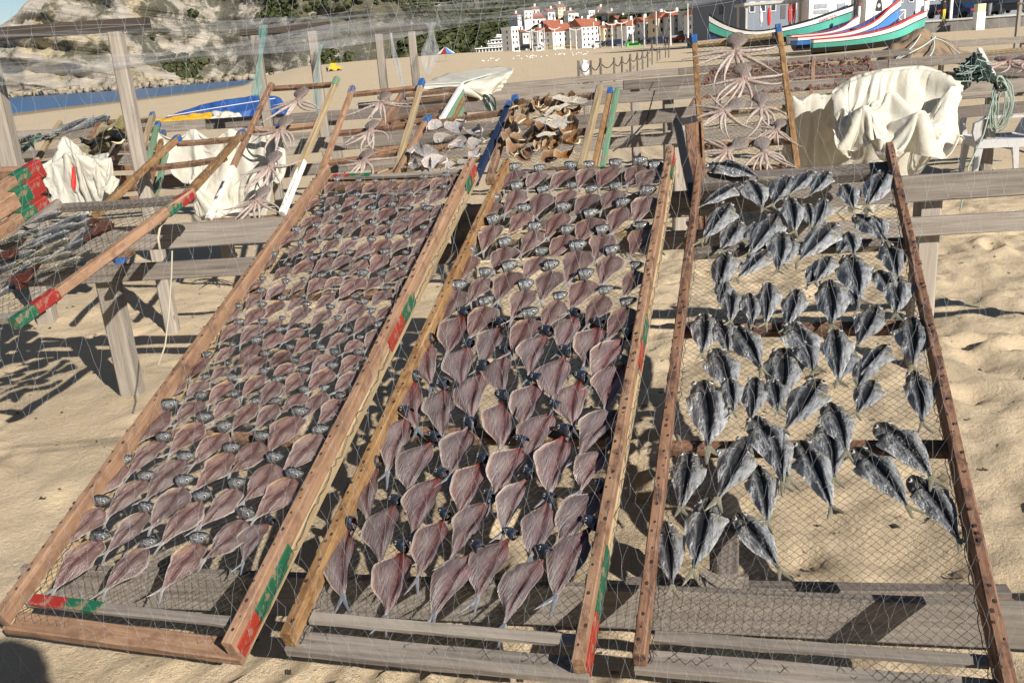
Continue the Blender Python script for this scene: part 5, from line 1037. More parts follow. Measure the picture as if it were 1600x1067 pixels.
ORD = ['zeroth', 'first', 'second', 'third', 'fourth', 'fifth', 'sixth', 'seventh', 'eighth', 'ninth', 'tenth', 'eleventh', 'twelfth', 'thirteenth', 'fourteenth', 'fifteenth', 'sixteenth', 'seventeenth', 'eighteenth', 'nineteenth', 'twentieth', 'twenty-first', 'twenty-second', 'twenty-third', 'twenty-fourth', 'twenty-fifth', 'twenty-sixth', 'twenty-seventh', 'twenty-eighth', 'twenty-ninth', 'thirtieth', 'thirty-first', 'thirty-second']
def parse(s): return [tuple(int(q) / 1000 for q in t.split(',')) for t in s.split()]
def ranks(lst, step):
    """row (counted from the foot) and place in the row (from the left) of every fish on a rack"""
    order = sorted(range(len(lst)), key=lambda i: lst[i][1]); rows = []; cur = []
    for i in order:
        if cur and lst[i][1] - lst[cur[0]][1] > step: rows.append(cur); cur = []
        cur.append(i)
    rows.append(cur); out = {}
    for r_i, rw in enumerate(rows):
        for k, i in enumerate(sorted(rw, key=lambda q: lst[q][0])): out[i] = (r_i + 1, k + 1)
    return out
def fmat(rk, u0, v0, u1, v1, off=-.041, sc=1.0):
    O, A, B, Wd, L = RK[rk]; A = Vector(A); B = Vector(B); n = A.cross(B).normalized(); o = Vector(O) + A * u1 + B * v1 + n * off
    y = (A * (u0 - u1) + B * (v0 - v1)); s_ = y.length * sc; y.normalize(); x = y.cross(n); return frame(o, x * s_, y * s_, n * s_)
def put_split(rk, f, kind, i, label, group, wf=1.0):
    m = fmat(rk, *f, sc=rnd.uniform(1.02, 1.14)); tw = Matrix.Rotation(rnd.uniform(-.05, .05), 4, 'Y') @ Matrix.Rotation(rnd.uniform(-.02, .03), 4, 'X') @ Matrix.Diagonal((rnd.uniform(.92, 1.08) * wf, 1, rnd.uniform(.8, 1.25) * (wf ** .5), 1))
    rt = thing('split_fish', label, 'fish', mat=m @ tw, group=group); bd = rnd.choice(VA if kind == 'A' else VB)
    link('backbone', bd[1], link('flesh', bd[0], rt)); hm, ec, sd, up = (HA if kind == 'A' else HB)[rnd.randrange(5)]; hs = (.80 if i < 109 else .88) if wf > 1.2 else (.88 if kind == 'A' else .80); h = link('head', hm, rt, Matrix.Translation((0, 1.03 * (1 - hs), 0)) @ Matrix.Diagonal((hs / max(1, wf), hs, hs, 1)))
    for s_ in ((1, -1) if kind == 'A' else (1,)):
        en = (sd * s_ + up * .35).normalized() if kind == 'A' else (-sd * .6 + up * .8).normalized()
        ex = en.orthogonal().normalized(); link('eye', EYE, h, frame(ec + en * .075 * (1 if kind == 'A' else .86), ex, en.cross(ex), en))
    link('tail_fin', (TA if kind == 'A' else TB)[rnd.randrange(4)], rt, Matrix.Rotation(rnd.uniform(-.25, .25), 4, 'Z'))
l1 = parse(FISH_A1) + parse(FISH_L1); nA = len(parse(FISH_A1)); rkk = ranks(l1, .072)
for i, f in enumerate(l1):
    r_, k = rkk[i]; put_split(1, f, 'A', i, '%s pink split fish, orange rack, %s row from foot, %s from left' % ('small' if i < nA else 'larger', ORD[r_], ORD[k]), 'pink split fish on the orange rack', 1.21)
for f in parse(FISH_S1): put_split(1, f, 'B', 0, 'dark narrow fish lying against the right rail of the orange rack', None)
l2 = parse(FISH_A2) + parse(FISH_B2); nA = len(parse(FISH_A2)); rkk = ranks(l2, .085)
for i, f in enumerate(l2):
    r_, k = rkk[i]; put_split(2, f, 'A' if i < nA else 'B', i, '%s, middle rack, %s row from foot, %s from left' % ('silver headed pink split fish' if i < nA else 'dark headed pinkish split fish', ORD[r_], ORD[k]), 'pink split fish on the middle rack', 1.03 if i < nA else .88)

# ---- silver split fish lying skin side up on the right rack
def skin_fish(seed):
    r_ = random.Random(seed); nt, ns = 52, 19; b = MB(); P = []; cols = []; ph = r_.uniform(0, 6); aL, aR = r_.uniform(.85, 1.12), r_.uniform(.85, 1.12); fl = r_.choice((-1, 1)); bend = r_.uniform(-.04, .04)
    for i in range(nt + 1):
        t = i / nt; row = []
        for j in range(ns):
            s_ = -1 + 2 * j / (ns - 1); a_ = abs(s_); w = float(np.interp(t, [0, .04, .12, .21, .25, .265, .285, .34, .45, .58, .72, .85, .94, 1], [.05, .10, .145, .165, .150, .135, .205, .222, .215, .180, .122, .062, .028, .022])) * (aR if s_ > 0 else aL)
            if .27 < t < .40 and s_ * fl > .6: w *= 1 + (a_ - .6) * .55 * (1 - abs(t - .33) / .07 if abs(t - .33) < .07 else 0)
            x = s_ * w + bend * math.sin(math.pi * t); y = 1 - t - .03 * a_ * (t < .3) + .02 * a_ * math.sin(8 * t + ph)
            lobe = math.sin(math.pi * min(1, (a_ + .02) ** .75)) ; z = .010 + w * .40 * lobe + .012 * math.sin(17 * t + 5 * s_ + ph) * a_ + .018 * math.sin(math.pi * t)
            if .245 < t < .272: z -= .03 * a_
            back = max(0, 1 - a_ / .5); c = lerp3((.47, .49, .52), (.012, .013, .016), min(1, back * 2.0))
            mot = .5 + .5 * math.sin(13 * t + 9 * a_ + ph) * math.sin(23 * t - 6 * a_); c = lerp3(c, (.06, .06, .068), .5 * mot * mot * (a_ < .9))
            if a_ > .8: c = lerp3(c, (.80, .80, .78), (a_ - .8) * 4)
            if t < .25: c = lerp3(c, (.11, .095, .075), .6)
            if .245 < t < .272: c = (.012, .011, .01)  # gap before the gill flap, its deep shadow painted in
            if .272 < t < .31 and a_ > .28: c = lerp3(c, (.78, .78, .76), .75)
            if .27 < t < .42 and .55 < a_ < .85: c = lerp3(c, (.38, .36, .25), .6)      # pale pectoral fin
            if t < .06: c = lerp3(c, (.22, .17, .10), .6)
            if t > .88: c = lerp3(c, (.23, .21, .15), (t - .88) * 6)
            row.append((x, y, z)); cols.append(c)
        P.append(row)
    b.grid([q[::-1] for q in P]); cols = [cols[i * ns + j] for i in range(nt + 1) for j in reversed(range(ns))]; return b.mesh('skin', M_SKIN, True, cols)
VC = [skin_fish(50 + i) for i in range(8)]; TC = [tail_mesh(70 + i, (.34, .31, .20), .085, .21) for i in range(4)]; EYC = eye_mesh(.032)
l3 = parse(FISH_C3); rkk = ranks(l3, .11)
for i, f in enumerate(l3):
    r_, k = rkk[i]; m = fmat(3, *f, off=-.022 + .006 * (i % 3), sc=1.02) @ Matrix.Rotation(-.07, 4, 'X')
    k_ = 1.0 if Vector((f[0] - f[2], f[1] - f[3])).length > .2 else 1.22
    rt = thing('silver_split_fish', 'dark silver split fish, right rack, %s row from foot, %s from left' % (ORD[r_], ORD[k]), 'fish', mat=m @ Matrix.Rotation(rnd.uniform(-.1, .1), 4, 'Y') @ Matrix.Rotation(rnd.uniform(-.03, .05), 4, 'X') @ Matrix.Diagonal((rnd.uniform(.84, 1.04) * k_, 1, rnd.uniform(.8, 1.2) * k_, 1)), group='silver split fish on the right rack')
    sk = link('skin', VC[rnd.randrange(8)], rt); link('tail_fin', TC[rnd.randrange(4)], rt, Matrix.Rotation(rnd.uniform(-.3, .3), 4, 'Z'))
    for s_ in (-1, 1):
        en = Vector((.45 * s_, .1, .9)).normalized(); ex = en.orthogonal().normalized(); link('eye', EYC, sk, frame(Vector((.078 * s_, .885, .062)), ex, en.cross(ex), en))

# ---- dried things on the smaller racks
def hit(g, px, py, off=.01):
    BL, BR, TR, TL, n = g; d = ray(px, py); t = (BL + n * off - CAM).dot(n) / d.dot(n); return CAM + d * t
def gframe(g, p, s_=1.0, rot=0.0):
    BL, BR, TR, TL, n = g; x = (BR - BL).normalized(); y = n.cross(x); return frame(p, x * s_, y * s_, n * s_) @ Matrix.Rotation(rot, 4, 'Z')
M_OCT = colmat('octopus_skin', .5, 0, .5, nscale=30, namt=.5, bump=.5, bdist=.02, hv=.1)
def octo(g, px, py, span, label, seed, group='octopuses spread on racks', dark=0.0, rot=0.0):
    r_ = random.Random(seed); p = hit(g, px, py, .02); D = (p - CAM).dot(_f); s_ = span * D / FPX; rt = thing('octopus', label, 'octopus', mat=gframe(g, p, s_, rot), group=group)
    mc_, ac, tc_ = lerp3((.21, .17, .15), (.20, .11, .10), dark), lerp3((.36, .25, .21), (.34, .19, .16), dark), lerp3((.50, .415, .365), (.42, .30, .27), dark)
    b = MB(); cols = []
    loft(b, cols, (0, 0, .03), (r_.uniform(-.1, .1), 1, 0), (0, 0, 1), [(-.06, .05, .03), (-.01, .07, .045), (.05, .06, .04), (.09, .062, .035), (.15, .12, .035), (.22, .145, .03), (.29, .12, .025), (.335, .06, .02), (.35, .01, .01)], 12, lambda p_, a: lerp3(ac, mc_, max(0, min(1, p_ / .08))))
    link('mantle', b.mesh('mantle', M_OCT, True, cols), rt)
    angs = [188, 160, 214, 243, 268, 297, 328, 362]
    for k, a0 in enumerate(angs[:8]):
        a = R(a0 + r_.uniform(-9, 9)); L_ = r_.uniform(.48, .78); cv = r_.uniform(-2.0, 2.0) if 210 < a0 < 330 else (1 if a0 > 300 else -1) * r_.uniform(-1.6, 2.4); pts = []; q = Vector((0, -.02, .035)); dirr = a
        for i in range(11):
            pts.append(q.copy()); dirr += cv * .1 * (.4 + i * .12) + (R(270) - dirr) * .07; q = q + Vector((math.cos(dirr), math.sin(dirr), r_.uniform(-.1, .08) - .05)) * (L_ / 10)
        b = MB(); cols = [lerp3(ac, tc_, min(1, i / 4)) for i in range(11) for _ in range(6)]; b.tube(pts, [(.032 * (1 - i / 10) ** .9 + .003) * r_.uniform(.75, 1.2) for i in range(11)], 6); link('arm', b.mesh('arm', M_OCT, True, cols), rt)
for i, (x, y, s_, lb) in enumerate([(467, 160, 95, 'topmost'), (441, 206, 100, 'second from top'), (424, 262, 100, 'third from top'), (404, 316, 95, 'lowest')]): octo(gA, x, y, s_, '%s octopus on the leftmost octopus rack' % lb, 100 + i)
for i, (x, y, s_, lb) in enumerate([(598, 163, 88, 'top'), (580, 208, 92, 'middle'), (570, 254, 90, 'bottom')]): octo(gB, x, y, s_, '%s octopus on the blue tipped octopus rack' % lb, 120 + i)
for i, (x, y, s_, lb) in enumerate([(1150, 83, 120, 'topmost octopus, arms spread wide'), (1162, 126, 105, 'octopus just below the topmost one'), (1134, 176, 100, 'left octopus of the middle pair'), (1190, 170, 95, 'right octopus of the middle pair'), (1139, 238, 100, 'lower left octopus with pale mantle'), (1195, 240, 95, 'lower right octopus'), (1214, 205, 70, 'small octopus by the right rail')]): octo(gF, x, y, s_, '%s on the tall right rack' % lb, 140 + i, rot=(0, .1, -.9, .1, -.9, .3, -.4)[i])
for i, (x, y, s_, lb) in enumerate([(1575, 100, 95, 'large pink octopus near the right edge'), (1606, 100, 95, 'large pink octopus cut by the right edge')]): octo(gH, x, y, s_, lb, 160 + i, dark=.6)
M_LEAF = colmat('dried_flesh_piece', .5, 0, .4, nscale=12, namt=.5, bump=.6, bdist=.03, hv=.2)
def piece(seed, c0, c1, c2, cup, asp=1.0):
    r_ = random.Random(seed); b = MB(); P = []; cols = []; ph = [r_.uniform(0, 6) for _ in range(4)]; nr, na_ = 7, 20
    for i in range(nr + 1):
        row = []
        for j in range(na_):
            a = 6.2832 * j / na_; rr = (i / nr) * (1 + .22 * math.sin(2 * a + ph[0]) + .16 * math.sin(3 * a + ph[1]) + .07 * math.sin(7 * a + ph[2])); q = i / nr
            x = .5 * rr * math.cos(a); y = .5 * rr * asp * math.sin(a); z = cup * q ** 2 * (.6 + .5 * math.sin(a * 2 + ph[3])) + .05 * q * math.sin(5 * a + ph[1]) + .03
            row.append((x * (1 - cup * .35 * q ** 3), y, z)); cols.append(lerp3(lerp3(c0, c1, min(1, q * 1.3)), c2, max(0, (q - .8) * 4)))
        P.append(row)
    b.grid(P, closeu=True); return b.mesh('flesh', M_LEAF, True, cols)
SK = [piece(200 + i, (.34, .36, .39), (.42, .37, .35), (.52, .47, .41), .22 + .07 * i, 1.15) for i in range(4)]
DG = [piece(220 + i, (.17, .06, .022), (.28, .15, .065), (.46, .38, .26), .26 + .06 * i, 1.15) for i in range(4)]
DW = [piece(240 + i, (.50, .46, .38), (.58, .53, .45), (.62, .58, .5), .15, 2.2) for i in range(2)]
BR_ = [piece(260 + i, (.13, .035, .02), (.07, .02, .012), (.10, .05, .03), .25, 1.3) for i in range(2)]
OLV = [piece(280 + i, (.26, .23, .11), (.16, .14, .08), (.4, .34, .2), .3, 1.3) for i in range(3)]
M_EDGE = colmat('curled_edge', .5, 0, .4, hv=.15)
def rim_mesh(seed, col):
    r_ = random.Random(seed); b = MB(); pts = [(.36 * math.cos(a_ * .45 + .5), .42 * math.sin(a_ * .45 + .5), .14 + .05 * math.sin(a_ * 1.7 + seed)) for a_ in range(6)]; b.tube(pts, [.02, .045, .05, .045, .03, .01], 6); return b.mesh('curled_edge', M_EDGE, True, [col] * len(b.v))
RIMS = {'s': rim_mesh(1, (.55, .47, .42)), 'd': rim_mesh(2, (.6, .5, .33)), 'b': rim_mesh(3, (.10, .04, .025))}
def pieces(g, lst, meshes, name, cat, labelf, group, rim, zoff=.0):
    for i, (x, y, s_) in enumerate(lst):
        p = hit(g, x, y, .015 + zoff + .012 * (i % 3)); D = (p - CAM).dot(_f); rt = thing(name, labelf(i), cat, mat=gframe(g, p, s_ * 1.28 * D / FPX, rnd.uniform(-3, 3)) @ Matrix.Rotation(rnd.uniform(-.2, .2), 4, 'X'), group=group)
        link('flesh', meshes[i % len(meshes)], rt)
        if rim: link('curled_edge', RIMS[rim], rt, Matrix.Rotation(rnd.uniform(0, 6), 4, 'Z'))
sk = [(684, 202, 26), (716, 200, 28), (741, 210, 28), (697, 222, 22), (716, 232, 30), (748, 226, 22), (660, 245, 32), (686, 257, 28), (729, 256, 16), (742, 243, 18), (645, 262, 20), (668, 262, 18), (708, 262, 18)]
pieces(gD, sk, SK, 'skate_piece', 'dried skate', lambda i: 'pale curled skate piece on blue railed rack, %s from top left' % ORD[i + 1], 'skate pieces on the blue railed rack', 's')
dg = [(806, 168, 26), (828, 172, 30), (846, 165, 24), (870, 168, 26), (888, 162, 30), (812, 190, 30), (832, 195, 30), (858, 178, 26), (878, 182, 26), (895, 178, 24), (800, 212, 26), (822, 218, 28), (845, 205, 28), (868, 205, 28), (890, 205, 32), (808, 236, 26), (828, 240, 30), (850, 228, 26), (872, 228, 30), (893, 226, 26), (815, 248, 22), (862, 248, 26), (885, 245, 26)]
pieces(gE, dg, DG, 'dogfish_skin', 'dried dogfish', lambda i: 'curled orange brown dogfish skin on its heaped rack, %s counted from top left' % ORD[i + 1], 'dogfish skins on their rack', 'd')
pieces(gE, [(872, 172, 17), (893, 158, 20), (862, 195, 20), (880, 188, 17), (858, 212, 14)], DW, 'dogfish_strip', 'dried dogfish', lambda i: '%s pale strip lying on the brown dogfish skins, counted from the top' % ['third', 'highest', 'fourth', 'second', 'lowest'][i], 'pale dogfish strips', 'd', .05)
pieces(g0, [(160, 366, 34), (45, 436, 36), (12, 402, 24), (148, 352, 20)], BR_, 'brown_fish_piece', 'dried fish', lambda i: ['dark red brown fish piece standing at top right of the left rack', 'dark red brown fish piece near the painted rail of the left rack', 'small dark brown fish piece at the left edge of the left rack', 'small dark fish piece behind the large one on the left rack'][i], None, 'b', .03)
pieces(gI, [(150, 222, 30), (172, 212, 30), (190, 200, 28), (180, 225, 30), (160, 238, 30), (196, 215, 24), (140, 240, 26)], OLV, 'olive_fish_piece', 'dried fish', lambda i: 'curled olive fish piece on the pile behind the left canvas, %s counted' % ORD[i + 1], 'olive fish pieces', 'd', .04)
def side_fish(seed, cb, cs):
    b = MB(); cols = []; loft(b, cols, (0, 0, .05), (0, 1, 0), (0, 0, 1), [(-.5, .012, .01), (-.46, .05, .02), (-.38, .022, .018), (-.2, .07, .035), (.0, .105, .05), (.2, .115, .055), (.36, .095, .05), (.44, .06, .035), (.5, .008, .01)], 12, lambda p, a: lerp3(cs, cb, max(0, min(1, .15 + .9 * math.cos(a) + .25 * math.sin(40 * p + seed)))))
    return b.mesh('body', M_SKIN, True, cols)
SF = [side_fish(i, (.035, .04, .045), (.42, .41, .38)) for i in range(3)]; SFY = [side_fish(5, (.06, .06, .05), (.48, .42, .26))]
def whole(g, lst, meshes, labelf, group):
    for i, (x, y, s_, rot) in enumerate(lst):
        p = hit(g, x, y, .02 + .01 * (i % 2)); D = (p - CAM).dot(_f); rt = thing('whole_fish', labelf(i), 'fish', mat=gframe(g, p, s_ * 1.25 * D / FPX, R(rot)) @ Matrix.Diagonal((1.5, 1, 1.3, 1)), group=group); bo = link('body', meshes[i % len(meshes)], rt); link('tail_fin', TC[i % 4], rt, Matrix.Translation((0, -.46, .03)))
        link('eye', EYC, bo, Matrix.Translation((.02, .4, .098)))
whole(g0, [(105, 352, 62, -68), (90, 365, 66, -80), (55, 385, 60, -60), (75, 395, 62, -50), (105, 395, 60, -45), (128, 372, 50, -10), (30, 405, 52, -72), (95, 420, 60, -64), (18, 455, 60, -30), (70, 345, 50, -70), (60, 412, 50, -76), (10, 380, 50, -60), (40, 372, 54, -66), (80, 378, 54, -58), (118, 360, 46, -40), (120, 408, 46, -30), (60, 435, 52, -66), (30, 430, 48, -20), (5, 425, 48, -60), (85, 408, 52, -70)], SF + SFY, lambda i: 'whole dried silver fish on the left rack, %s counted from the painted rail end' % ORD[i + 1], 'whole dried fish on the left rack')
whole(gI, [(93, 212, 66, -22), (108, 205, 62, -24), (122, 203, 62, -26), (138, 200, 62, -30)], SF, lambda i: '%s of the four large silver blue fish behind the left canvas' % ['leftmost', 'second from left', 'third from left', 'rightmost'][i], 'large silver blue fish')
whole(gJ, [(28, 226, 34, -60), (36, 222, 34, -62)], SF, lambda i: ['lower', 'upper'][i] + ' small fish on the green railed little rack', None)
# small reddish octopuses on the rack behind
b = MB(); cols = []; r_ = random.Random(4)
for k in range(7):
    a = 6.2832 * k / 7; b.tube([(0, 0, .12), (.25 * math.cos(a), .25 * math.sin(a), .16), (.5 * math.cos(a + .3), .5 * math.sin(a + .3), .05)], [.12, .08, .02], 5)
b.tube([(0, .0, .1), (0, .3, .2), (0, .5, .15)], [.14, .18, .05], 6); LUMP = b.mesh('small_octopus', plain('dried_red_octopus', (.17, .075, .06), .6, var=.5, scale=3))
for rr in range(5):
    for cc in range(20):
        u = .03 + .95 * cc / 19 + rnd.uniform(-.012, .012); v = .14 + .80 * rr / 4 + rnd.uniform(-.03, .03); BL, BR, TR, TL, n = gG; p = BL.lerp(BR, u).lerp(TL.lerp(TR, u), v) + n * .02
        o = link('small_octopus', LUMP); o.matrix_world = gframe(gG, p, rnd.uniform(.085, .115), rnd.uniform(-.9, .9)); tag(o, 'small reddish octopus behind tall octopus rack, %s row from foot, %s from left' % (ORD[rr + 1], ORD[cc + 1]), 'octopus', 'small reddish octopuses in rows')
# ================================================================== CANVAS, CHAIR, ROPES, NETS
def canvas(name, c, stain=(.42, .38, .28)):
    m = Mt(name, .6, spec=.35); v = m.obj(); n = m.noise(v, 3.5, 5); cc = m.mix(m.ramp(n, [(.45, 0.), (.75, .55)]), c, stain)
    cc = m.mix(m.ramp(m.noise(v, 22, 4, .7), [(.62, 0.), (.75, .4)]), cc, (.25, .22, .17)); m.col(cc); m.bump(m.noise(v, 14, 4), .35, .02); return m.m
M_CANV = canvas('cream_canvas', (.53, .505, .43)); M_CANW = canvas('white_canvas', (.46, .445, .395)); M_BLUET = canvas('blue_tarpaulin', (.018, .065, .23), (.03, .10, .28)); M_YELT = canvas('yellow_tarpaulin', (.55, .31, .015), (.45, .26, .02))
def drape(name, rows, k, mat, parent, org, nu=70, nv=60, fold=.05, fu=4.0, fv=1.2, seed=1, crum=.5, thick=.006, smooth=True):
    C_ = np.array([[tuple(at(x, y, d * k)) for (x, y, d) in r_] for r_ in rows]); A1 = np.array([bez(r_, nu) for r_ in C_]); G = np.stack([bez(A1[:, j], nv) for j in range(nu)], 1)
    du = np.gradient(G, axis=1); dv = np.gradient(G, axis=0); N = np.cross(du, dv); N /= np.linalg.norm(N, axis=2, keepdims=True) + 1e-9
    if (N[nv // 2, nu // 2] @ np.array([0, -1, .3])) < 0: N = -N
    V, U = np.meshgrid(np.linspace(0, 1, nv), np.linspace(0, 1, nu), indexing='ij')
    rq = np.random.RandomState(seed); ridge = 0; cr = 0
    for k_ in range(6):                                   # stiff cloth: straight creases that fade in and out
        th = rq.normal(0, .32 if fv < .8 else .9); f_ = fu * rq.uniform(.55, 1.25); p_ = (U * math.cos(th) + V * math.sin(th) * fv) * f_ + rq.uniform(0, 1) + .22 * vnoise(U * 2.2, V * 2.2, seed=seed + k_)
        ridge = ridge + (1 - 2 * np.abs((p_ % 1) - .5) * 2) * sstep(.30, .62, .5 + .5 * vnoise(U * 2.6 + k_ * 7, V * 2.2, seed=seed + 40 + k_)) * .55
    for k_ in range(5):
        th = rq.uniform(0, 3.14); p_ = (U * math.cos(th) + V * math.sin(th)) * rq.uniform(5, 9) + .3 * vnoise(U * 4, V * 4, seed=seed + 60 + k_)
        cr = cr + (1 - 4 * np.abs((p_ % 1) - .5)) * sstep(.5, .75, .5 + .5 * vnoise(U * 4 + k_ * 5, V * 4, seed=seed + 80 + k_)) * .4
    G = G + N * (fold * ridge + fold * crum * cr)[..., None] - np.array(org)
    b = MB(); b.grid([[tuple(q) for q in r_] for r_ in G]); o = link(name, b.mesh(name, mat, smooth), parent)
    md = o.modifiers.new('thick', 'SOLIDIFY'); md.thickness = thick; return o
org = at(1400, 330, 6.9); rt = thing('cream_tarpaulin', 'heap of crumpled cream tarpaulin hung over the trestle at right', 'tarpaulin', org)
put_cloth('bundle', 'tarp_bundle', M_CANV, rt, org)
put_cloth('hanging_sheet', 'tarp_sheet', M_CANW, rt, org)
org = at(115, 330, 5.6); rt = thing('white_canvas_bundle', 'white canvas hung in folds with a red scrap, behind the left rack', 'canvas', org)
put_cloth('bundle', 'left_bundle', M_CANW, rt, org)
drape('red_scrap', [[(114, 262, 5.4), (117, 260, 5.4)], [(111, 285, 5.4), (119, 285, 5.4)], [(113, 296, 5.4), (118, 299, 5.4)]], 1.0, M_REDCL, rt, org, 8, 12, .004, 2, 1, 4)
drape('corner_flap', [[(168, 272, 5.9), (187, 281, 5.9)], [(164, 290, 5.85), (180, 296, 5.85)], [(160, 296, 5.85), (172, 305, 5.85)]], 1.0, M_CANW, rt, org, 12, 12, .012, 2, 1, 6)
org = at(330, 345, 7.0); rt = thing('white_canvas_sheet', 'white canvas sheet hanging behind the leftmost octopus rack', 'canvas', org)
put_cloth('sheet', 'left_sheet', M_CANW, rt, org)
org = at(740, 160, 10.5); rt = thing('canvas_covered_stack', 'stack of racks under pale green grey canvas tied with cord', 'covered stack', org)
drape('cover', [[(668, 128, 11.0), (705, 116, 11.2), (760, 107, 11.3), (802, 106, 11.3)], [(660, 133, 10.3), (710, 127, 10.3), (765, 116, 10.4), (803, 111, 10.6)], [(655, 138, 9.9), (720, 133, 9.9), (768, 126, 10.0), (798, 118, 10.3)], [(740, 150, 10.1), (748, 152, 9.95), (765, 146, 10.0), (790, 128, 10.2)], [(744, 160, 10.2), (748, 160, 10.0), (758, 154, 10.0), (780, 140, 10.2)]], 1.0, M_CANV, rt, org, 60, 44, .02, 3, 1, 51, .6)
for i in range(5):
    a = at(722, 137 + i * 5, 10.3) - org; c = at(752, 135 + i * 5, 10.2) - org; board('stacked_bar', a, c, .05, .04, M_GREYD if i % 2 else M_BROWN, rt)
b = MB(); b.tube([at(662, 133, 9.8) - org, at(720, 130, 9.8) - org, at(768, 116, 10.2) - org], .008, 5); link('cord', b.mesh('cord', M_ROPE), rt)
org = at(340, 205, 12.6); rt = thing('covered_dinghy', 'dinghy under blue tarpaulin with a yellow band, left of the octopus racks', 'covered boat', org)
put_cloth('blue_cover', 'blue_cover', M_BLUET, rt, org)
drape('yellow_band', [[(238, 188, 12.55), (285, 181, 12.5), (332, 177, 12.5)], [(239, 192, 12.4), (285, 188, 12.35), (331, 185, 12.35)], [(240, 195, 12.5), (286, 194, 12.45), (330, 192, 12.45)]], 1.0, M_YELT, rt, org, 40, 14, .02, 4, 1, 62)
drape('white_cover', [[(330, 177, 12.5), (350, 174, 12.4), (372, 180, 12.4), (385, 190, 12.5)], [(331, 186, 12.3), (350, 184, 12.25), (370, 188, 12.25), (387, 194, 12.3)], [(240, 199, 12.4), (300, 199, 12.35), (350, 198, 12.3), (390, 200, 12.4)]], 1.0, M_CANW, rt, org, 40, 20, .025, 4, 1, 63)
for (p_, q_, r2_) in (((262, 182), (330, 170), (430, 154)),):
    b = MB(); b.tube([at(p_[0], p_[1], 12.5) - org, at(q_[0], q_[1], 12.45) - org, at(r2_[0], r2_[1], 12.5) - org], .005, 5); link('lashing', b.mesh('lashing', M_WHCL), rt)

org = at(1430, 105, 20); rt = thing('covered_boat', 'small boat under brown tarpaulin lashed with pale ropes', 'covered boat', org)
drape('tarpaulin', [[(1372, 96, 21.5), (1400, 72, 21.8), (1445, 58, 22), (1480, 74, 22), (1508, 90, 22)], [(1370, 100, 20.5), (1398, 70, 20.5), (1442, 50, 20.6), (1476, 66, 20.8), (1512, 92, 21)], [(1371, 104, 19.8), (1402, 88, 19.6), (1440, 78, 19.6), (1478, 84, 19.8), (1514, 95, 20)], [(1372, 112, 19.6), (1405, 110, 19.3), (1440, 107, 19.3), (1478, 103, 19.5), (1516, 101, 19.8)]], 1.0, mbt.m, rt, org, 60, 40, .07, 3, 2.0, 93, .5)
for pts in ([(1400, 92, 19.3), (1425, 74, 19.3), (1440, 52, 20.2)], [(1404, 92, 19.3), (1440, 74, 19.3), (1462, 58, 20.2)], [(1446, 96, 19.1), (1458, 80, 19.2), (1458, 60, 20.2), (1444, 52, 20.4)], [(1460, 60, 20.4), (1480, 68, 20.3), (1505, 90, 20)]):
    b = MB(); b.tube([Vector(q) - org for q in bez([tuple(at(*q)) for q in pts], 12)], .016, 5); link('lashing', b.mesh('lashing', M_ROPE), rt)

# ---- white plastic armchair, seen from its side
M_PLAST = plain('white_plastic', (.52, .52, .53), .35, var=.04)
p = at(1524, 262, 9.8); p.z = 0; X_ = Vector((.97, -.22, 0)).normalized(); Y_ = Vector((0, 0, 1)).cross(X_); rt = thing('plastic_armchair', 'white plastic garden armchair at the right edge', 'chair', mat=frame(p, X_, Y_, Vector((0, 0, 1))))   # +x: towards the backrest
for (x, y) in ((.03, .03), (.03, .55), (.52, .05), (.52, .53)):
    b = MB(); b.grid([[(x + sx * (.022 + .018 * t) + (.05 * (1 - t) if x > .3 else -.03 * (1 - t)), y + sy * (.022 + .018 * t), .42 * t) for (sx, sy) in ((-1, -1), (1, -1), (1, 1), (-1, 1))] for t in (0, .5, 1)], closeu=True); link('leg', b.mesh('leg', M_PLAST), rt)
b = MB(); b.grid([[(x, y, .42 - .02 * math.sin(math.pi * x / .55)) for y in np.linspace(0, .58, 6)] for x in np.linspace(-.01, .56, 8)]); b.box((.275, .0, .38), (.29, .012, .045)); b.box((.275, .58, .38), (.29, .012, .045)); b.box((-.012, .29, .385), (.012, .29, .04)); link('seat', b.mesh('seat', M_PLAST), rt)
for y in (.0, .58):
    b = MB(); P = []
    for (x, z) in ((.0, .42), (-.03, .52), (-.02, .62), (.05, .66), (.2, .665), (.38, .66), (.56, .66)):
        wx = .034 if z < .64 else .014; P.append([(x - wx, y - .038, z - .014), (x + wx, y - .038, z + .014), (x + wx, y + .038, z + .014), (x - wx, y + .038, z - .014)])
    b.grid(P, closeu=True); link('armrest', b.mesh('armrest', M_PLAST), rt)
bk_ = MB(); bk_.grid([[(.55 + .16 * t + .03 * math.cos(y * 5.4), y, .43 + .44 * t - .09 * abs(2 * y / .58 - 1) ** 2.5 * t) for y in np.linspace(.02, .56, 9)] for t in np.linspace(0, 1, 9)]); bo = link('backrest', bk_.mesh('backrest', M_PLAST, True), rt)
for i in range(10):
    b = MB(); t = .12 + i * .08; b.box((.55 + .16 * t - .0, .29, .43 + .44 * t), (.008, .2, .008)); link('weave_slat', b.mesh('weave_slat', M_PLAST), bo)
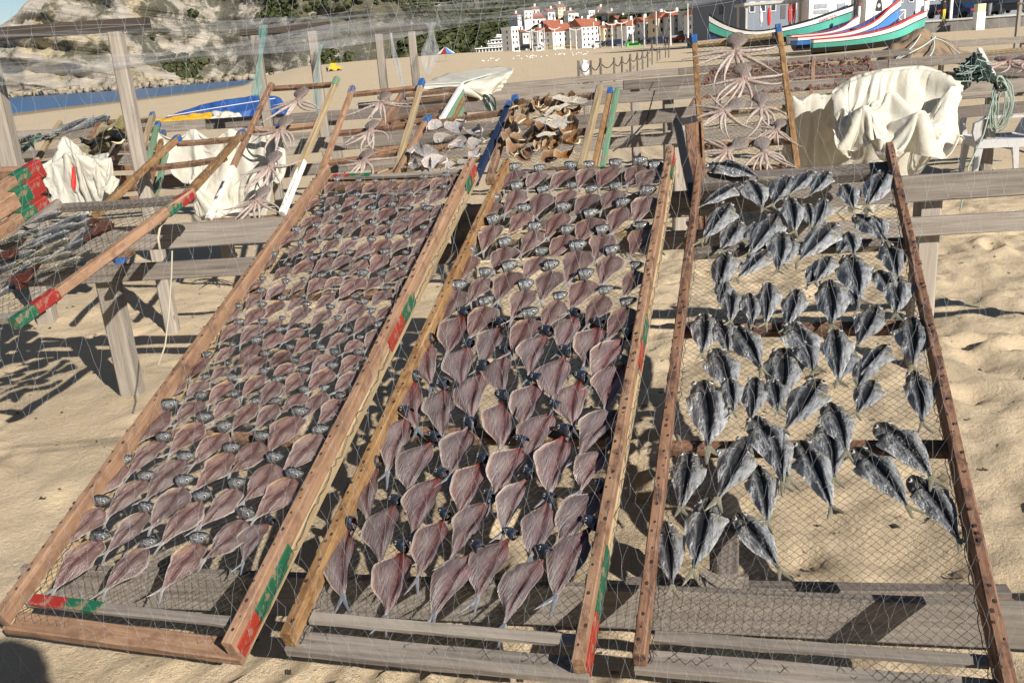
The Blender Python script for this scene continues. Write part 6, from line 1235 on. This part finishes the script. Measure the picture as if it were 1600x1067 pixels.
# ---- coiled green rope hanging from the trestle beside the chair
org = at(1564, 128, 7.45); rt = thing('rope_coil', 'green rope coil tied to the trestle, hanging over the armchair', 'rope', org); M_GROPE = plain('green_grey_rope', (.26, .34, .29), .85); r_ = random.Random(3)
for k in range(6):
    cx, ry, rx = r_.uniform(-.03, .04), r_.uniform(.15, .22), r_.uniform(.05, .085); b = MB(); b.tube([(cx + rx * math.sin(a), -.03 + r_.uniform(-.012, .012) + .02 * math.cos(2 * a), -.21 - ry * .0 - ry * math.cos(a) + .02) for a in np.linspace(0, 6.2832, 22)], .0055, 5); link('loop', b.mesh('loop', M_GROPE, True), rt)
for k in range(5):
    b = MB(); b.tube([(.05 * math.sin(a + k) - .02, .03 * math.cos(a) - .03, .06 * math.cos(a * 1.0 + k * 1.3) - .01) for a in np.linspace(0, 6, 14)], .009, 5); link('knot', b.mesh('knot', M_BLACK if k < 2 else M_GROPE, True), rt)
b = MB(); b.tube([Vector((-.06, -.02, -.1)), at(1537, 210, 7.2) - org, at(1513, 262, 7.1) - org, at(1500, 330, 6.9) - org], .006, 5); link('loose_end', b.mesh('loose_end', M_GROPE, True), rt)
# ---- dark green net heaped on the bench at right
org = at(1520, 122, 7.8); rt = thing('green_net_heap', 'heap of dark green netting and cord on the trestle at right', 'net', org); M_DKN = plain('dark_green_net', (.012, .03, .026), .9, var=.5, scale=20, bump=.8)
drape('net_pile', [[(1497, 120, 8.0), (1512, 100, 8.1), (1522, 90, 8.1), (1534, 96, 8.0), (1545, 118, 8.0)], [(1495, 124, 7.6), (1510, 108, 7.6), (1523, 98, 7.6), (1536, 104, 7.6), (1548, 122, 7.6)], [(1496, 130, 7.6), (1510, 128, 7.5), (1523, 127, 7.5), (1536, 127, 7.5), (1548, 128, 7.6)]], 1.0, M_DKN, rt, org, 50, 40, .03, 6, 5, 71, 1.0)
for k in range(16):
    b = MB(); q = at(r_.uniform(1498, 1543), r_.uniform(100, 124), 7.45) - org; b.tube([q + Vector((r_.uniform(-.09, .09), r_.uniform(-.02, .03), r_.uniform(-.05, .05))) for _ in range(5)], .005, 4); link('cord_end', b.mesh('cord_end', M_GROPE if k % 2 else M_DKN), rt)
# ---- rope hooked on the near rail by the left post, cords on racks
M_PROPE = plain('pale_rope', (.40, .36, .27), .85)
a = at(262, 338, 4.12); rt = thing('pale_rope', 'pale rope looped over the near rail left of the orange rack', 'rope', a)
b = MB(); b.tube([Vector((.04, .05, .03)), Vector((0, 0, 0)), at(250, 355, 4.1) - a, at(247, 372, 4.1) - a, at(250, 390, 4.1) - a], .006, 6); link('hook', b.mesh('hook', M_PROPE, True), rt)
b = MB(); b.tube([at(269, 392, 4.1) - a, at(268, 430, 4.1) - a, at(264, 490, 4.05) - a, at(258, 540, 4.0) - a, at(247, 572, 3.95) - a], .004, 6); link('tail', b.mesh('tail', M_PROPE, True), rt)
a = at(712, 155, 8.9); rt = thing('tied_cord', 'dark green cord tied round the third row rail by the covered stack', 'cord', at(765, 160, 9.0)); b = MB()
for k in range(4): b.tube([(.06 * math.sin(t + k), -.04, .08 * math.cos(t * 1.3 + k)) for t in np.linspace(0, 5.5, 12)], .006, 5)
link('knot', b.mesh('knot', M_DKN), rt); b = MB(); b.tube([(0, -.04, 0), (.03, -.05, -.12), (.01, -.05, -.22)], .006, 5); link('end', b.mesh('end', M_ROPE), rt)
a = at(1030, 130, 8.0); rt = thing('dark_wires', 'two thin dark wires hanging before the grey rails in the middle', 'wire', a); M_WIRE = plain('dark_wire', (.03, .03, .03), .7)
for (pts) in ([(1021, 128, 8), (1014, 142, 8)], [(1023, 142, 7.8), (1010, 190, 7.4), (985, 218, 7), (958, 236, 6.6)], [(1010, 190, 7.5), (1000, 200, 7.3), (978, 224, 6.9)]):
    b = MB(); b.tube([at(*q) - a for q in pts], .006, 5); link('wire', b.mesh('wire', M_WIRE), rt)

# ---- shell grit, scales and bits of weed scattered on the sand (uncountable)
V = []; Q = []; mi_ = []; rs = np.random.RandomState(44)
for _ in range(1000):
    x, y = rs.uniform(-4.0, 4.4), rs.uniform(1.2, 8.8); z = float(ground(np.array(x), np.array(y))) + .006; s_ = rs.uniform(.003, .010) * (.8 if rs.rand() > .06 else 1.3); a = rs.uniform(0, 6.28); k = len(V); l_ = rs.uniform(.5, 2.6)
    for (u, v, w) in ((-1, -1, 0), (1, -1, .3), (1, 1, 0), (-1, 1, .5)): V.append((x + s_ * (u * l_ * math.cos(a) - v * math.sin(a)), y + s_ * (u * l_ * math.sin(a) + v * math.cos(a)), z + w * s_))
    Q.append((k, k + 1, k + 2, k + 3))
mg = Mt('beach_grit', .8); mg.col(mg.ramp(mg.n('ShaderNodeNewGeometry').outputs['Random Per Island'], [(0, (.05, .035, .02)), (.55, (.12, .08, .05)), (.75, (.5, .46, .4)), (.93, (.3, .06, .03)), (.96, (.05, .2, .3))], 'CONSTANT'))
tag(link('beach_grit', fast_mesh('beach_grit', np.array(V), np.array(Q), mg.m, False)), 'shell grit and scraps scattered over the sand', 'debris', kind='stuff')

# ---- the pale bird net hung in front of everything, with its gathered upper hems
def glassnet(name, c, alpha, sx=3, sy=40):
    m = Mt(name, .5, spec=.3); n = m.noise(m.obj((sx, sy, sy)), 2.0, 4, .7); m.col(c); m.put(m.b.inputs['Alpha'], m.ramp(n, [(.3, alpha * .45), (.7, min(1, alpha * 1.5))])); return m.m
rs = np.random.RandomState(8)
cw, chh = .036, .067; nu, nv = 132, 38
J, I = np.meshgrid(np.arange(nv + 1), np.arange(nu + 1), indexing='ij'); px_ = -2.3 + (I + .5 * (J % 2)) * cw; pz_ = .30 + J * chh * .87
px_ = px_ + .020 * fbm(px_ * 2.2, pz_ * 1.6, seed=101) + .0035 * rs.normal(size=px_.shape) + .012 * np.sin(pz_ * 5 + px_ * 2); pz_ = pz_ + .030 * fbm(px_ * 1.7, pz_ * 2.0, seed=102) + .0035 * rs.normal(size=px_.shape)
py_ = 1.36 + .10 * np.sin(px_ * 1.1 + .5) + .07 * fbm(px_ * 1.5, pz_ * 1.5, seed=103) + .20 * sstep(.9, 2.0, pz_) - .10 * px_ * .3
Pn = np.stack([px_, py_, pz_], -1); A = []; B = []
def wavy(a, b_): A.append(a); B.append(b_)
for j in range(nv):
    wavy(Pn[j], Pn[j + 1])
    if j % 2 == 0: wavy(Pn[j, 1:], Pn[j + 1, :-1])
    else: wavy(Pn[j, :-1], Pn[j + 1, 1:])
A = np.concatenate(A); B = np.concatenate(B); mid1 = A * .67 + B * .33 + rs.normal(0, .0022, A.shape); mid2 = A * .33 + B * .67 + rs.normal(0, .0022, A.shape)
A2 = np.concatenate([A, mid1, mid2]); B2 = np.concatenate([mid1, mid2, B])
keep = rs.rand(len(A)) > .04; keep = np.concatenate([keep] * 3)
net = thing('bird_net', 'fine pale bird net hung in front of the racks, hem gathered above', 'net', (0, 1.4, 0)); o_ = np.array([0, 1.4, 0])
link('mesh_sheet', fast_mesh('mesh_sheet', *threads(A2[keep] - o_, B2[keep] - o_, .00018), M_WTHREAD), net)
kn = rs.rand(nv + 1, nu + 1) > .25; K0 = Pn[kn]
link('knots', fast_mesh('knots', *threads(K0 - o_ - [0, 0, .0014], K0 - o_ + [0, 0, .0012], .00045), M_WTHREAD), net)
M_HEM = glassnet('gathered_hem_net', (.30, .31, .33), .26, 2, 10)
def hem(pts, w, seed):
    r_ = random.Random(seed); P = bez([tuple(at(*q)) for q in pts], 40); b = MB(); rows_ = []
    for i, q in enumerate(P):
        ww = w * (.8 + .35 * math.sin(i * .4 + seed)); rows_.append([(q[0] - o_[0], q[1] - o_[1] + .012 * math.sin(k * 2.1 + i * .3), q[2] - ww / 2 + ww * k / 5) for k in range(6)])
    b.grid(rows_); link('gathered_hem', b.mesh('gathered_hem', M_HEM, True), net); A_, B_ = [], []
    for k in range(3):
        oz = r_.uniform(-.5, .5) * w; ph = r_.uniform(0, 6)
        L_ = [q - o_ + np.array([0, .01 * math.sin(i + ph), oz + .006 * math.sin(i * .35 + ph)]) for i, q in enumerate(P)]; A_ += L_[:-1]; B_ += L_[1:]
    link('hem_strands', fast_mesh('hem_strands', *threads(np.array(A_), np.array(B_), .00028), M_WTHREAD), net)
hem([(-60, 119, 1.5), (200, 96, 1.52), (420, 70, 1.54), (650, 38, 1.55), (800, 24, 1.55), (1000, 2, 1.55), (1150, -12, 1.55)], .036, 1)
hem([(-60, 58, 1.5), (200, 50, 1.52), (420, 36, 1.54), (620, 20, 1.55), (800, 6, 1.55), (1000, -14, 1.55)], .015, 2)
# coloured net remnants wrapped on the posts
def remnant(label, pts, w, D, c, al, seed):
    P = bez([tuple(at(x, y, D)) for (x, y) in pts], 24); org = Vector(P[0]); rt = thing('net_remnant', label, 'net', org); m = glassnet('net_remnant_' + str(seed), c, al, 8, 8); b = MB(); rows_ = []
    for i, q in enumerate(P):
        ww = w * (.7 + .4 * math.sin(i * .35 + seed)); rows_.append([(q[0] - org.x - ww / 2 + ww * k / 6, q[1] - org.y - .05 + .03 * math.sin(k * 1.7 + i * .25), q[2] - org.z) for k in range(7)])
    b.grid(rows_); link('netting', b.mesh('netting', m, True), rt); A_, B_ = [], []
    for k in range(10):
        x0 = (k / 9 - .5) * w; L_ = [q - np.array(org) + np.array([x0 * (.7 + .4 * math.sin(i * .35 + seed)), -.07, 0]) for i, q in enumerate(P)]; A_ += L_[:-1]; B_ += L_[1:]
    link('strands', fast_mesh('strands', *threads(np.array(A_), np.array(B_), .0012), plain('strand_' + str(seed), c, .6)), rt)
remnant('turquoise netting hanging from the left post of the nearer post pair', [(414, 40), (412, 70), (408, 100), (404, 130), (402, 150)], .075, 8.2, (.12, .30, .28), .4, 1)
remnant('turquoise netting wrapped round the right post of the nearer post pair', [(502, 70), (500, 90), (497, 115), (497, 150), (498, 178)], .06, 8.3, (.18, .28, .27), .4, 2)
remnant('white netting hanging right of the farthest post pair', [(674, 36), (674, 60), (672, 90), (668, 118)], .17, 9.6, (.40, .41, .44), .3, 3)
remnant('thin white netting hanging between the farthest posts', [(612, 52), (617, 85), (625, 115), (630, 135)], .06, 9.7, (.4, .42, .46), .28, 4)

# ---- the person taking the photograph stands behind the lens; only the shadow enters the view
ph = person('person', 'person in dark coat standing behind the camera', 800, 533, 1.0, (.03, .03, .04), (.03, .035, .06), 0, 30)
ph.matrix_world = Matrix.Translation((.11, -.12, .0)) @ Matrix.Rotation(R(180), 4, 'Z') @ Matrix.Scale(1.86 / 1.77, 4)
